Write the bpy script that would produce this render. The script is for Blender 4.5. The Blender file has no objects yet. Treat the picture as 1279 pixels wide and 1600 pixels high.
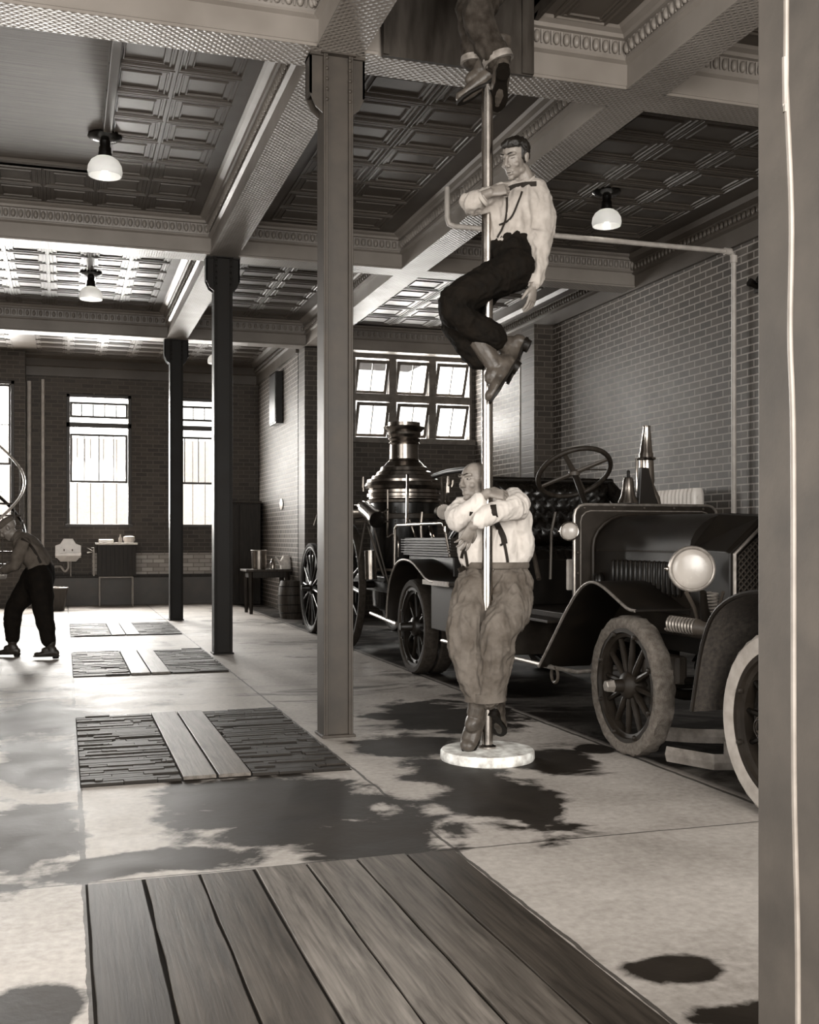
import bpy, bmesh, math, random
from mathutils import Vector, Matrix, noise
from mathutils.bvhtree import BVHTree
random.seed(7)
S = bpy.context.scene
COL = S.collection
# ------------------------------------------------------------------ camera, world, lights, exposure
TH = math.atan(540/1701); F = 1701.0; EYE = 1.35; HOR = 842.0
st_, ct_ = math.sin(TH), math.cos(TH)
FW = Vector((st_, ct_, 0)); RT = Vector((ct_, -st_, 0)); UP = Vector((0, 0, 1)); CAM = Vector((0, 0, EYE))
def ray(u, v): return FW + RT*((u-640)/F) + UP*((HOR-v)/F)
def P(u, v, d): return CAM + ray(u, v)*d
def PX(u, v, X): r = ray(u, v); return CAM + r*(X/r.x)
def PY(u, v, Y): r = ray(u, v); return CAM + r*(Y/r.y)
def PZ(u, v, Z): r = ray(u, v); return CAM + r*((Z-EYE)/r.z)
cd = bpy.data.cameras.new('camera'); cam = bpy.data.objects.new('camera', cd); COL.objects.link(cam)
cam.location = CAM; cam.rotation_euler = (math.pi/2, 0, -TH)
cd.sensor_width = 36; cd.lens = F/1600*36; cd.shift_y = (HOR-800)/1600; cd.clip_start = .05; cd.clip_end = 200
S.camera = cam
W = bpy.data.worlds.new('sky'); S.world = W; W.use_nodes = True
bg = W.node_tree.nodes['Background']; bg.inputs[0].default_value = (1, .985, .955, 1); bg.inputs[1].default_value = 3.4
S.view_settings.view_transform = 'Standard'; S.view_settings.look = 'None'; S.view_settings.gamma = 1
S.view_settings.exposure = 0.0
try: S.view_settings.use_curve_mapping = False
except Exception: pass
def area(name, loc, look, sx, sy, power, col=(1, .967, .915), spread=180):
    l = bpy.data.lights.new(name, 'AREA'); l.shape = 'RECTANGLE'; l.size = sx; l.size_y = sy; l.energy = power; l.color = col
    l.spread = math.radians(spread)
    o = bpy.data.objects.new(name, l); COL.objects.link(o); o.location = loc
    o.rotation_euler = (Vector(look)-Vector(loc)).to_track_quat('-Z', 'Y').to_euler(); return o
# daylight: the open street doors behind the camera, and the windows
area('street_door_daylight', (1.2, -2.4, 2.9), (2.2, 8, 1.6), 5.5, 3.6, 1150)
area('side_door_daylight', (-3.6, 3.2, 2.6), (3.5, 6.2, 1.7), 3.6, 3.0, 150)
area('rear_window_daylight', (.7, 23.6, 3.1), (.9, 14, 0.2), 1.3, 2.6, 1000)
area('rear_window_daylight', (2.7, 23.6, 3.1), (2.4, 14, 0.2), 1.3, 2.6, 210)
area('rear_window_daylight', (-1.5, 23.3, 3.1), (0.5, 14, 0.2), 1.2, 2.6, 900)
area('high_window_daylight', (6.0, 19.2, 3.9), (5.5, 12, 1.0), 2.2, 1.4, 420)
# ------------------------------------------------------------------ materials
def lin(g):
    r = []
    for o in (4, -3, -10):
        c = min(250, max(2.5, g+o*(1 if g > 60 else .75 if g > 24 else .75*g/24)))/255.0
        r.append(c/12.92 if c <= .04045 else ((c+.055)/1.055)**2.4)
    return tuple(r)+(1,)
class NT:
    def __init__(s, name):
        s.m = bpy.data.materials.new(name); s.m.use_nodes = True; s.t = s.m.node_tree
        s.b = s.t.nodes['Principled BSDF']
    def n(s, kind, **kw):
        nd = s.t.nodes.new(kind)
        for k, v in kw.items(): setattr(nd, k, v)
        return nd
    def l(s, a, b): s.t.links.new(a, b)
    def val(s, sock, v):
        if isinstance(v, (int, float, tuple)): sock.default_value = v
        else: s.l(v, sock)
    def math(s, op, a, b=0, c=None, clamp=False):
        nd = s.n('ShaderNodeMath', operation=op, use_clamp=clamp); s.val(nd.inputs[0], a); s.val(nd.inputs[1], b)
        if c is not None: s.val(nd.inputs[2], c)
        return nd.outputs[0]
    def coord(s, kind='Object'): return s.n('ShaderNodeTexCoord').outputs[kind]
    def mapping(s, vec, scale=(1, 1, 1), rot=(0, 0, 0), loc=(0, 0, 0)):
        nd = s.n('ShaderNodeMapping'); s.l(vec, nd.inputs[0]); nd.inputs[1].default_value = loc; nd.inputs[2].default_value = rot; nd.inputs[3].default_value = scale; return nd.outputs[0]
    def noise(s, vec, scale, detail=4, rough=.55, dist=0):
        nd = s.n('ShaderNodeTexNoise'); s.l(vec, nd.inputs['Vector']); nd.inputs['Scale'].default_value = scale
        nd.inputs['Detail'].default_value = detail; nd.inputs['Roughness'].default_value = rough; nd.inputs['Distortion'].default_value = dist; return nd.outputs['Fac']
    def ramp(s, fac, a, b, ca, cb):
        nd = s.n('ShaderNodeValToRGB'); s.l(fac, nd.inputs[0]); e = nd.color_ramp.elements
        e[0].position = a; e[1].position = b; e[0].color = ca; e[1].color = cb; return nd.outputs[0]
    def mix(s, fac, a, b):
        nd = s.n('ShaderNodeMix', data_type='RGBA'); s.val(nd.inputs[0], fac); s.val(nd.inputs[6], a); s.val(nd.inputs[7], b); return nd.outputs[2]
    def bump(s, h, strength=.3, dist=.01, prev=None):
        nd = s.n('ShaderNodeBump'); s.val(nd.inputs['Strength'], strength); nd.inputs['Distance'].default_value = dist
        s.l(h, nd.inputs['Height'])
        if prev is not None: s.l(prev, nd.inputs['Normal'])
        return nd.outputs[0]
    def out(s, col=None, rough=None, metal=None, nrm=None, **kw):
        for k, v in (('Base Color', col), ('Roughness', rough), ('Metallic', metal), ('Normal', nrm)):
            if v is not None: s.val(s.b.inputs[k], v)
        for k, v in kw.items(): s.val(s.b.inputs[k.replace('_', ' ')], v)
        return s.m
def plain(name, g, rough=.6, metal=0, var=.18, scale=8, bump=.15, stretch=(1, 1, 1), spec=.5, bd=.004):
    n = NT(name); c = n.mapping(n.coord(), stretch); f = n.noise(c, scale, 5)
    lo, hi = g*(1-var), min(255, g*(1+var))
    col = n.ramp(f, .3, .72, lin(lo), lin(hi)); r = n.math('MULTIPLY_ADD', f, .15, rough-.07)
    b = n.bump(n.noise(c, scale*6, 3), bump, bd)
    return n.out(col, r, metal, b, Specular_IOR_Level=spec)
M = {}
M['iron'] = plain('painted_iron', 54, .5, .0, .12, 6, .12, spec=0.3)
M['iron_dark'] = plain('dark_iron', 17, .48, .0, .15, 6, .12, spec=0.15)
M['black'] = plain('black_enamel', 10, .22, 0, .2, 5, .03)
M['engine'] = plain('engine_paint', 19, .4, 0, .22, 7, .06, spec=0.35)
M['engine_dull'] = plain('dusty_paint', 32, .5, 0, .25, 9, .15, spec=0.2)
M['edge'] = plain('worn_trim_metal', 135, .35, .6, .15, 20, .1)
M['nickel'] = plain('nickel', 165, .16, 1, .06, 10, .02)
M['brass'] = plain('polished_pole', 185, .2, 1, .05, 10, .02)
M['nickel_dark'] = plain('smoky_nickel', 140, .24, 1, .1, 10, .02)
M['tyre'] = plain('dusty_rubber', 70, .85, 0, .25, 25, .6, bd=.006, spec=0.15)
M['tyre_dark'] = plain('dark_rubber', 40, .8, 0, .25, 25, .4, spec=0.15)
M['tyre_white'] = plain('white_rubber', 142, .7, 0, .12, 9, .2, spec=0.2)
M['mud_tyre'] = plain('muddy_rubber', 100, .9, 0, .16, 34, .9, bd=.01, spec=0.1)
M['leather'] = plain('tufted_leather', 15, .28, 0, .3, 14, .2)
M['white'] = plain('white_enamel', 215, .3, 0, .06, 6, .03)
M['pipe'] = plain('white_painted_pipe', 160, .45, 0, .08, 12, .06)
M['white_rough'] = plain('whitewash', 205, .8, 0, .12, 14, .4)
M['wood_dark'] = plain('dark_wood', 34, .5, 0, .3, 6, .15, (6, 6, .6), spec=0.2)
M['wood_mid'] = plain('brown_wood', 52, .5, 0, .25, 5, .15, (7, 7, .7), spec=0.2)
M['skin'] = plain('skin', 110, .5, 0, .1, 14, .15)
M['skin_dark'] = plain('weathered_skin', 112, .5, 0, .14, 16, .2, spec=0.35)
M['hair'] = plain('dark_hair', 20, .35, 0, .3, 30, .7, (3, 3, .6))
M['hair_grey'] = plain('grey_hair', 84, .7, 0, .25, 40, .5, spec=0.15)
M['eyew'] = plain('eye_white', 120, .5, 0, .03, 5, 0)
M['shirt_white'] = plain('white_cotton', 184, .85, 0, .04, 10, .35, spec=0.15)
M['shirt_grey'] = plain('pale_cotton', 146, .85, 0, .08, 12, .4, spec=0.12)
M['shirt_dim'] = plain('grey_cotton', 78, .85, 0, .12, 10, .4, spec=0.1)
M['trouser_grey'] = plain('worn_grey_canvas', 84, .9, 0, .2, 9, .5, spec=0.1)
M['trouser_dark'] = plain('dark_denim', 15, .85, 0, .35, 14, .5, spec=0.08)
M['trouser_denim'] = plain('faded_denim', 42, .9, 0, .35, 16, .6, spec=0.1)
M['strap'] = plain('suspender_webbing', 28, .7, 0, .2, 20, .3, spec=0.15)
M['boot'] = plain('boot_leather', 38, .42, 0, .3, 12, .3, spec=0.3)
M['boot_mid'] = plain('tan_boot_leather', 62, .38, 0, .25, 12, .3, spec=0.3)
M['glass_frost'] = plain('opal_glass', 205, .2, 0, .04, 6, .02)
M['glass_lens'] = plain('headlamp_glass', 150, .25, 0, .06, 5, .05)
def m_glass():
    n = NT('window_glass'); t = n.n('ShaderNodeBsdfTransparent'); g = n.n('ShaderNodeBsdfGlossy'); g.inputs['Roughness'].default_value = .05
    mx = n.n('ShaderNodeMixShader'); mx.inputs[0].default_value = .08; t.inputs[0].default_value = (1, 1, 1, 1)
    n.l(t.outputs[0], mx.inputs[1]); n.l(g.outputs[0], mx.inputs[2]); n.l(mx.outputs[0], n.t.nodes['Material Output'].inputs[0]); return n.m
M['glass'] = m_glass()
ns_ = NT('opal_shade'); dd_ = ns_.n('ShaderNodeBsdfDiffuse'); tt_ = ns_.n('ShaderNodeBsdfTranslucent'); gg_ = ns_.n('ShaderNodeBsdfGlossy'); gg_.inputs['Roughness'].default_value = .15
m1_ = ns_.n('ShaderNodeMixShader'); m2_ = ns_.n('ShaderNodeMixShader'); m1_.inputs[0].default_value = .6; m2_.inputs[0].default_value = .06
ns_.l(dd_.outputs[0], m1_.inputs[1]); ns_.l(tt_.outputs[0], m1_.inputs[2]); ns_.l(m1_.outputs[0], m2_.inputs[1]); ns_.l(gg_.outputs[0], m2_.inputs[2]); ns_.l(m2_.outputs[0], ns_.t.nodes['Material Output'].inputs[0]); M['shade'] = ns_.m
def m_brick(name, axis, g=74, gm=112, bs=.35):
    n = NT(name); c = n.coord(); sp = n.n('ShaderNodeSeparateXYZ'); n.l(c, sp.inputs[0]); cb = n.n('ShaderNodeCombineXYZ')
    n.l(sp.outputs[1 if axis == 'x' else 0], cb.inputs[0]); n.l(sp.outputs[2], cb.inputs[1])
    b = n.n('ShaderNodeTexBrick'); n.l(cb.outputs[0], b.inputs[0]); b.inputs['Scale'].default_value = 1
    b.inputs['Brick Width'].default_value = .235; b.inputs['Row Height'].default_value = .085; b.inputs['Mortar Size'].default_value = .009
    b.inputs['Mortar Smooth'].default_value = .25; b.inputs['Bias'].default_value = -.1
    b.inputs['Color1'].default_value = lin(g*.85); b.inputs['Color2'].default_value = lin(g*1.2); b.inputs['Mortar'].default_value = lin(gm)
    f = n.noise(c, .9, 5); d = n.ramp(f, .3, .75, lin(g*.8), lin(g*1.15))
    col = n.mix(.25, b.outputs[0], d)
    h = n.math('SUBTRACT', n.math('MULTIPLY', n.noise(c, 30, 3), .4), b.outputs['Fac'])
    return n.out(col, n.math('MULTIPLY_ADD', f, .2, .45), 0, n.bump(h, bs, .008), Specular_IOR_Level=.25)
M['brick_x'] = m_brick('brick_side', 'x', 66, 150); M['brick_y'] = m_brick('brick_rear', 'y', 60, 88)
M['brick_white'] = m_brick('whitewashed_brick', 'y', 150, 95)
def m_tin(name, g, cross=True, scale=34):
    n = NT(name); c = n.coord(); f = n.noise(c, 3, 5)
    w1 = n.n('ShaderNodeTexWave', wave_type='BANDS', bands_direction='DIAGONAL'); w2 = n.n('ShaderNodeTexWave', wave_type='BANDS', bands_direction='DIAGONAL')
    n.l(c, w1.inputs[0]); w1.inputs['Scale'].default_value = scale*.45
    n.l(n.mapping(c, (-1, 1, 1) if True else c), w2.inputs[0]); w2.inputs['Scale'].default_value = scale*.45
    h = n.math('MAXIMUM', w1.outputs['Fac'], w2.outputs['Fac'])
    f2 = n.noise(c, 1.2, 4)
    col = n.ramp(f2, .3, .75, lin(g*.88), lin(g*1.12))
    col = n.mix(n.math('MULTIPLY', n.math('SUBTRACT', 1, h), .28 if cross else 0), col, lin(g*.6)); nb = n.bump(h, .45 if cross else .0, .010); nb = n.bump(f, .12, .01, nb)
    return n.out(col, n.math('MULTIPLY_ADD', f, .2, .33), .0, nb, Specular_IOR_Level=.35)
M['tin'] = m_tin('pressed_tin', 70, False); M['tin_beam'] = m_tin('patterned_tin', 122, True, 25); M['tin_plain'] = m_tin('plain_tin', 116, False)
def m_wood(name, g, axis='y', planks=0, rough=.6, contrast=.35):
    n = NT(name); c = n.coord(); sc = (9, 1, 9) if axis == 'y' else (1, 9, 9)
    m = n.mapping(c, sc); f = n.noise(m, 2.2, 8, .62, .8)
    sc2 = (38, 1.2, 38) if axis == 'y' else (1.2, 38, 38)
    k = n.math('ADD', n.math('MULTIPLY', f, .6), n.math('MULTIPLY', n.noise(n.mapping(c, sc2), 1.6, 4, .6, .5), .4))
    col = n.ramp(k, .3, .7, lin(g*(1-contrast)), lin(g*(1+contrast)))
    h = k
    if planks:
        sp = n.n('ShaderNodeSeparateXYZ'); n.l(c, sp.inputs[0]); a = sp.outputs[0 if axis == 'y' else 1]
        fr = n.math('FRACT', n.math('DIVIDE', a, planks)); gap = n.math('LESS_THAN', fr, .05)
        col = n.mix(gap, col, lin(g*.4)); h = n.math('SUBTRACT', k, gap)
    return n.out(col, rough, 0, n.bump(h, .3, .008), Specular_IOR_Level=.18)
M['plank'] = m_wood('floor_plank_wood', 80, 'y', 0, .5, .42); M['mat'] = m_wood('rough_mat_wood', 30, 'x', 0, .6, .5)
M['ceil_board'] = m_wood('ceiling_board_wood', 84, 'x', .085, .5, .22); M['fence'] = m_wood('weathered_fence', 205, 'y', .32, .8, .1)
M['lining'] = plain('lining_panel', 46, .55, 0, .25, 5, .15, (3, 3, .6), spec=0.2)
# wet concrete: dried slab with dark wet patches, plus floor shade put into the colour
def m_floor():
    n = NT('concrete'); c = n.coord(); sp = n.n('ShaderNodeSeparateXYZ'); n.l(c, sp.inputs[0]); X, Y = sp.outputs[0], sp.outputs[1]
    n1 = n.noise(c, 1.3, 8, .62); n2 = n.noise(c, 2.6, 6, .6, .4); n3 = n.noise(c, 26, 5, .6)
    ns = n.noise(n.mapping(c, (.55, 1.0, 1)), 1.5, 7, .68, 1.2)
    wig = n.math('ADD', n.math('MULTIPLY', n.math('SUBTRACT', n2, .5), 2.2), n.math('MULTIPLY', n.math('SUBTRACT', ns, .5), 1.6))
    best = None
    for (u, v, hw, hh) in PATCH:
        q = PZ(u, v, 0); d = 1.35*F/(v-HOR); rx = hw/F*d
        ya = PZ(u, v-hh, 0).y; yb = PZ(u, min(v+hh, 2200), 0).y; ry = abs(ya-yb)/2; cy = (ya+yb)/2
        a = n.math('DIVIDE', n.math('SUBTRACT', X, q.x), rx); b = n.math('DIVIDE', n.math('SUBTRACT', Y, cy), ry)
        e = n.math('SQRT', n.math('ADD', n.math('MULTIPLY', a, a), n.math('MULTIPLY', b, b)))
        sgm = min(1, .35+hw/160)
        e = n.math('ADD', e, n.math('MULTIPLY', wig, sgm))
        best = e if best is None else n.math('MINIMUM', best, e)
    wet_shade = n.math('MULTIPLY_ADD', best, -4, 4.4, clamp=True)
    gen = n.math('MULTIPLY_ADD', ns, 9, -4.85, clamp=True)          # scattered damp patches, and dappled mid-floor shade painted as colour
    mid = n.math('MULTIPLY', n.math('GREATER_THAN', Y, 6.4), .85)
    wet_shade = n.math('MAXIMUM', wet_shade, n.math('MULTIPLY', gen, mid))
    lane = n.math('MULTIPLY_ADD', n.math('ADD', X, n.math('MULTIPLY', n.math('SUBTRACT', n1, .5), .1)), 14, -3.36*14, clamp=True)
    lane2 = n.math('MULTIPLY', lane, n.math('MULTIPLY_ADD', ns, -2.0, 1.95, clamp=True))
    wet_shade = n.math('MAXIMUM', wet_shade, lane2)
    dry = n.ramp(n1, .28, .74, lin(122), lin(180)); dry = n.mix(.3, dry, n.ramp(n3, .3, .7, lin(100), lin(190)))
    damp_shade = n.ramp(n2, .3, .7, lin(22), lin(40))
    damp_shade = n.mix(lane, damp_shade, lin(22))
    col = n.mix(wet_shade, dry, damp_shade)
    vo = n.n('ShaderNodeTexVoronoi'); n.l(c, vo.inputs[0]); vo.inputs['Scale'].default_value = 1.15
    spot = n.math('LESS_THAN', n.math('ADD', vo.outputs['Distance'], n.math('MULTIPLY', n2, .06)), .062)
    col = n.mix(n.math('MULTIPLY', spot, .8), col, lin(38))
    ln = None
    for (ax, p, w) in ((X, .08, .012), (X, 1.62, .008), (X, 3.36, .014), (Y, 4.45, .006), (Y, 9.9, .005), (Y, 14.6, .006)):
        e = n.math('LESS_THAN', n.math('ABSOLUTE', n.math('ADD', n.math('SUBTRACT', ax, p), n.math('MULTIPLY', n.math('SUBTRACT', n.noise(c, 5, 3), .5), .03))), w)
        ln = e if ln is None else n.math('MAXIMUM', ln, e)
    col = n.mix(n.math('MULTIPLY', ln, .85), col, lin(32))
    rough = n.math('MULTIPLY_ADD', wet_shade, -.02, .56); rough = n.math('ADD', rough, n.math('MULTIPLY', n.math('SUBTRACT', n2, .5), .3))
    h = n.math('SUBTRACT', n.math('ADD', n.math('MULTIPLY', n3, .3), n2), n.math('MULTIPLY', ln, 2))
    return n.out(col, rough, 0, n.bump(h, .22, .012), Specular_IOR_Level=n.math('MULTIPLY_ADD', wet_shade, -.30, .42))
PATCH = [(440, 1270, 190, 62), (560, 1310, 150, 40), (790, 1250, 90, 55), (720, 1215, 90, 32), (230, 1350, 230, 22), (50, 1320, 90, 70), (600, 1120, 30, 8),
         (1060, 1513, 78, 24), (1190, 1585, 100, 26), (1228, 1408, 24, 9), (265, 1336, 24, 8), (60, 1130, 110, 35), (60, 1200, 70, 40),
         (700, 1120, 120, 26), (640, 1165, 90, 22), (860, 1190, 70, 22), (60, 1580, 70, 40), (930, 1170, 30, 8), (470, 1185, 40, 12)]  # wet pools, plus painted shade around the pole base and nearest column
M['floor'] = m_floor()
# ------------------------------------------------------------------ mesh helpers
def world_t(o):
    v = Vector((0, 0, 0))
    while o is not None: v = v + o.location; o = o.parent
    return v
class MB:
    def __init__(s): s.b = bmesh.new()
    def box(s, x0, x1, y0, y1, z0, z1):
        vs = [s.b.verts.new(p) for p in ((x0,y0,z0),(x1,y0,z0),(x1,y1,z0),(x0,y1,z0),(x0,y0,z1),(x1,y0,z1),(x1,y1,z1),(x0,y1,z1))]
        for f in ((3,2,1,0),(4,5,6,7),(0,1,5,4),(1,2,6,5),(2,3,7,6),(3,0,4,7)): s.b.faces.new([vs[i] for i in f])
        return s
    def rings(s, rs, closed=False, cap=True):
        vv = [[s.b.verts.new(p) for p in r] for r in rs]; n = len(rs[0]); m = len(vv)
        for i in range(m if closed else m-1):
            a, b = vv[i], vv[(i+1) % m]
            for j in range(n): s.b.faces.new((a[j], a[(j+1) % n], b[(j+1) % n], b[j]))
        if cap and not closed: s.b.faces.new(list(reversed(vv[0]))); s.b.faces.new(vv[-1])
        return s
    def tube(s, pts, r, n=10, side=None, ratio=1.0, cap=True, closed=False):
        pts = [Vector(p) for p in pts]; m = len(pts); rad = r if isinstance(r, (list, tuple)) else [r]*m
        rat = ratio if isinstance(ratio, (list, tuple)) else [ratio]*m
        rs = []; prev = None
        for i in range(m):
            if closed: t = pts[(i+1) % m]-pts[i-1]
            else: t = pts[min(i+1, m-1)]-pts[max(i-1, 0)]
            if t.length < 1e-9: t = Vector((0, 0, 1))
            t.normalize()
            if side is not None: a = Vector(side)-t*Vector(side).dot(t)
            elif prev is None: a = t.cross(Vector((0, 0, 1))) if abs(t.z) < .9 else t.cross(Vector((0, 1, 0)))
            else: a = prev-t*prev.dot(t)
            if a.length < 1e-6: a = t.orthogonal()
            a.normalize(); prev = a; b = t.cross(a)
            rs.append([pts[i]+a*(math.cos(k*2*math.pi/n)*rad[i])+b*(math.sin(k*2*math.pi/n)*rad[i]*rat[i]) for k in range(n)])
        return s.rings(rs, closed, cap)
    def cyl(s, p0, p1, r0, r1=None, n=20): return s.tube([p0, p1], [r0, r0 if r1 is None else r1], n)
    def lathe(s, prof, c=(0, 0, 0), axis='z', n=32, closed=False, cap=True):
        c = Vector(c); rs = []
        for (r, h) in prof:
            ring = []
            for k in range(n):
                a = 2*math.pi*k/n; x, y = r*math.cos(a), r*math.sin(a)
                ring.append(c+(Vector((x, y, h)) if axis == 'z' else Vector((h, x, y)) if axis == 'x' else Vector((y, h, x))))
            rs.append(ring)
        return s.rings(rs, closed, cap)
    def prism(s, poly, axis, a, b):
        def q(p, t): return Vector((t, p[0], p[1])) if axis == 'x' else Vector((p[0], t, p[1])) if axis == 'y' else Vector((p[0], p[1], t))
        return s.rings([[q(p, a) for p in poly], [q(p, b) for p in poly]])
    def ball(s, c, r, n=12, m=8, frame=None):
        c = Vector(c); r = (r, r, r) if isinstance(r, (int, float)) else r
        fr = frame or (Vector((1,0,0)), Vector((0,1,0)), Vector((0,0,1)))
        rs = []
        for i in range(1, m):
            ph = math.pi*i/m
            rs.append([c+fr[0]*(r[0]*math.sin(ph)*math.cos(2*math.pi*k/n))+fr[1]*(r[1]*math.sin(ph)*math.sin(2*math.pi*k/n))+fr[2]*(-r[2]*math.cos(ph)) for k in range(n)])
        vv = [[s.b.verts.new(p) for p in q] for q in rs]
        for i in range(len(vv)-1):
            for j in range(n): s.b.faces.new((vv[i][j], vv[i][(j+1) % n], vv[i+1][(j+1) % n], vv[i+1][j]))
        t0 = s.b.verts.new(c-fr[2]*r[2]); t1 = s.b.verts.new(c+fr[2]*r[2])
        for j in range(n): s.b.faces.new((t0, vv[0][(j+1) % n], vv[0][j])); s.b.faces.new((t1, vv[-1][j], vv[-1][(j+1) % n]))
        return s
    def torus(s, c, R, r, axis='z', n=32, k=8, a0=0, a1=2*math.pi, frame=None):
        fr = frame or {'z': (Vector((1,0,0)), Vector((0,1,0))), 'x': (Vector((0,1,0)), Vector((0,0,1))), 'y': (Vector((0,0,1)), Vector((1,0,0)))}[axis]
        full = abs(a1-a0-2*math.pi) < 1e-6; m = n if full else n+1
        pts = [Vector(c)+fr[0]*(R*math.cos(a0+(a1-a0)*i/n))+fr[1]*(R*math.sin(a0+(a1-a0)*i/n)) for i in range(m)]
        return s.tube(pts, r, k, side=fr[0].cross(fr[1]), closed=full)
    def strip(s, path, w0, w1, th, axis='x'):
        """a thin sheet following path of (y, z), from x=w0 to w1"""
        rs = []
        for i, (y, z) in enumerate(path):
            a = path[max(i-1, 0)]; b = path[min(i+1, len(path)-1)]; t = Vector((b[0]-a[0], b[1]-a[1])).normalized(); nx, nz = -t.y*th/2, t.x*th/2
            rs.append([Vector((w0, y+nx, z+nz)), Vector((w1, y+nx, z+nz)), Vector((w1, y-nx, z-nz)), Vector((w0, y-nx, z-nz))])
        return s.rings(rs)
    def build(s, name, mat, parent=None, smooth=40, bevel=0, origin=None, solid=0):
        me = bpy.data.meshes.new(name); bmesh.ops.recalc_face_normals(s.b, faces=s.b.faces)
        off = world_t(parent) if parent is not None else Vector(origin) if origin is not None else Vector((0, 0, 0))
        bmesh.ops.translate(s.b, verts=s.b.verts, vec=-off)
        s.b.to_mesh(me); s.b.free()
        for m_ in (mat if isinstance(mat, (list, tuple)) else [mat]): me.materials.append(m_)
        if smooth: me.shade_smooth(); me.set_sharp_from_angle(angle=math.radians(smooth))
        o = bpy.data.objects.new(name, me); COL.objects.link(o)
        if parent is not None: o.parent = parent
        elif origin is not None: o.location = origin
        if bevel:
            md = o.modifiers.new('bevel', 'BEVEL'); md.width = bevel; md.segments = 2; md.limit_method = 'ANGLE'
        return o
def tag(o, label=None, cat=None, group=None, kind=None):
    if label: o['label'] = label
    if cat: o['category'] = cat
    if group: o['group'] = group
    if kind: o['kind'] = kind
    return o
def empty(name, loc=(0, 0, 0)):
    o = bpy.data.objects.new(name, None); o.empty_display_size = .1; COL.objects.link(o); o.location = loc; return o
def thing(name, label, cat, loc=(0, 0, 0), group=None): return tag(empty(name, loc), label, cat, group)
def struct(o): o['kind'] = 'structure'; return o
def copy_tree(o, parent=None):
    c = o.copy(); COL.objects.link(c); c.parent = parent
    for ch in list(o.children): copy_tree(ch, c)
    return c
def spline(pts, k=6):
    pts = [Vector(p) for p in pts]; out = []
    for i in range(len(pts)-1):
        p0 = pts[max(i-1, 0)]; p1 = pts[i]; p2 = pts[i+1]; p3 = pts[min(i+2, len(pts)-1)]
        for j in range(k):
            t = j/k; out.append(.5*((2*p1)+(p2-p0)*t+(2*p0-5*p1+4*p2-p3)*t*t+(3*p1-p0-3*p2+p3)*t**3))
    out.append(pts[-1]); return out
# ------------------------------------------------------------------ the shell
CZ = 5.05; BZ = 4.65; ROWS = (7.3, 12.9, 18.45); CX1, CX2 = 1.78, 4.10; RW = 7.2; BW = 23.1; RBW = 18.72; JX = 3.95
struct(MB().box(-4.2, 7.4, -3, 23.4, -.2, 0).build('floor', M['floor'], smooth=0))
w = MB(); w.box(RW, RW+.25, -3, RBW+.2, 0, CZ+.1); struct(w.build('wall_right', M['brick_x'], smooth=0))
struct(MB().box(-4.2, -4.0, 6.5, 23.4, 0, CZ+.1).box(-4.2, -4, -3, 1.2, 0, CZ+.1).box(-4.2, -4, 1.2, 6.5, 4.2, CZ+.1).build('wall_left', M['brick_x'], smooth=0))
# rear wall of the left half with three window openings
W1 = (.05, 1.33); W2 = (2.07, 3.35); W3 = (-2.1, -.92); WZ0, WZ1 = 1.62, 4.30
w = MB()
for a, b in ((-.72, W1[0]), (W1[1], W2[0]), (W2[1], JX+.2)): w.box(a, b, BW, BW+.3, 0, CZ+.1)
for a, b in (W1, W2): w.box(a, b, BW, BW+.3, 0, WZ0); w.box(a, b, BW, BW+.3, WZ1, CZ+.1)
struct(w.build('wall_rear', M['brick_y'], smooth=0))
w = MB(); y0 = BW-.45
w.box(-4, W3[0], y0, BW+.3, 0, CZ+.1).box(W3[1], -.72, y0, BW+.3, 0, CZ+.1).box(W3[0], W3[1], y0, BW+.3, 0, WZ0-.0).box(W3[0], W3[1], y0, BW+.3, WZ1+.15, CZ+.1)
struct(w.build('wall_rear', M['brick_y'], smooth=0))
struct(MB().box(JX, JX+.25, RBW+.2, BW, 0, CZ+.1).build('wall_jog', M['brick_x'], smooth=0))
# rear wall of the engine bay with its high window opening
HX0, HX1, HZ0, HZ1 = 4.12, 7.14, 3.12, 4.63
w = MB(); w.box(JX, HX0, RBW, RBW+.25, 0, CZ+.1).box(HX1, RW+.1, RBW, RBW+.25, 0, CZ+.1).box(HX0, HX1, RBW, RBW+.25, 0, HZ0).box(HX0, HX1, RBW, RBW+.25, HZ1, CZ+.1)
struct(w.build('wall_engine_bay', M['brick_y'], smooth=0))
struct(MB().box(JX, JX+.33, RBW-.32, RBW, 0, CZ).build('trim_1', M['brick_y'], smooth=0))
struct(MB().box(RW-.32, RW, 15.35, 15.85, 0, BZ).build('trim_2', M['brick_y'], smooth=0))
# front wall around the wide street doors
struct(MB().box(-4.2, -2.2, -3, -2.75, 0, CZ).box(4.6, 7.4, -3, -2.75, 0, CZ).box(-2.2, 4.6, -3, -2.75, 4.75, CZ+.1).build('wall_front', M['brick_y'], smooth=0))
# whitewashed band and dark base on the rear wall
struct(MB().box(.55, JX, BW-.02, BW, .62, 1.06).build('trim_3', M['brick_white'], smooth=0))
struct(MB().box(-.72, JX, BW-.05, BW, 0, .56).build('baseboard_rear', plain('base_paint', 62, .5, 0, .12, 5, .1), smooth=0))
struct(MB().box(-.72, JX, BW-.09, BW, .56, .62).build('trim_4', M['wood_dark'], smooth=0, bevel=.008))
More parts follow.
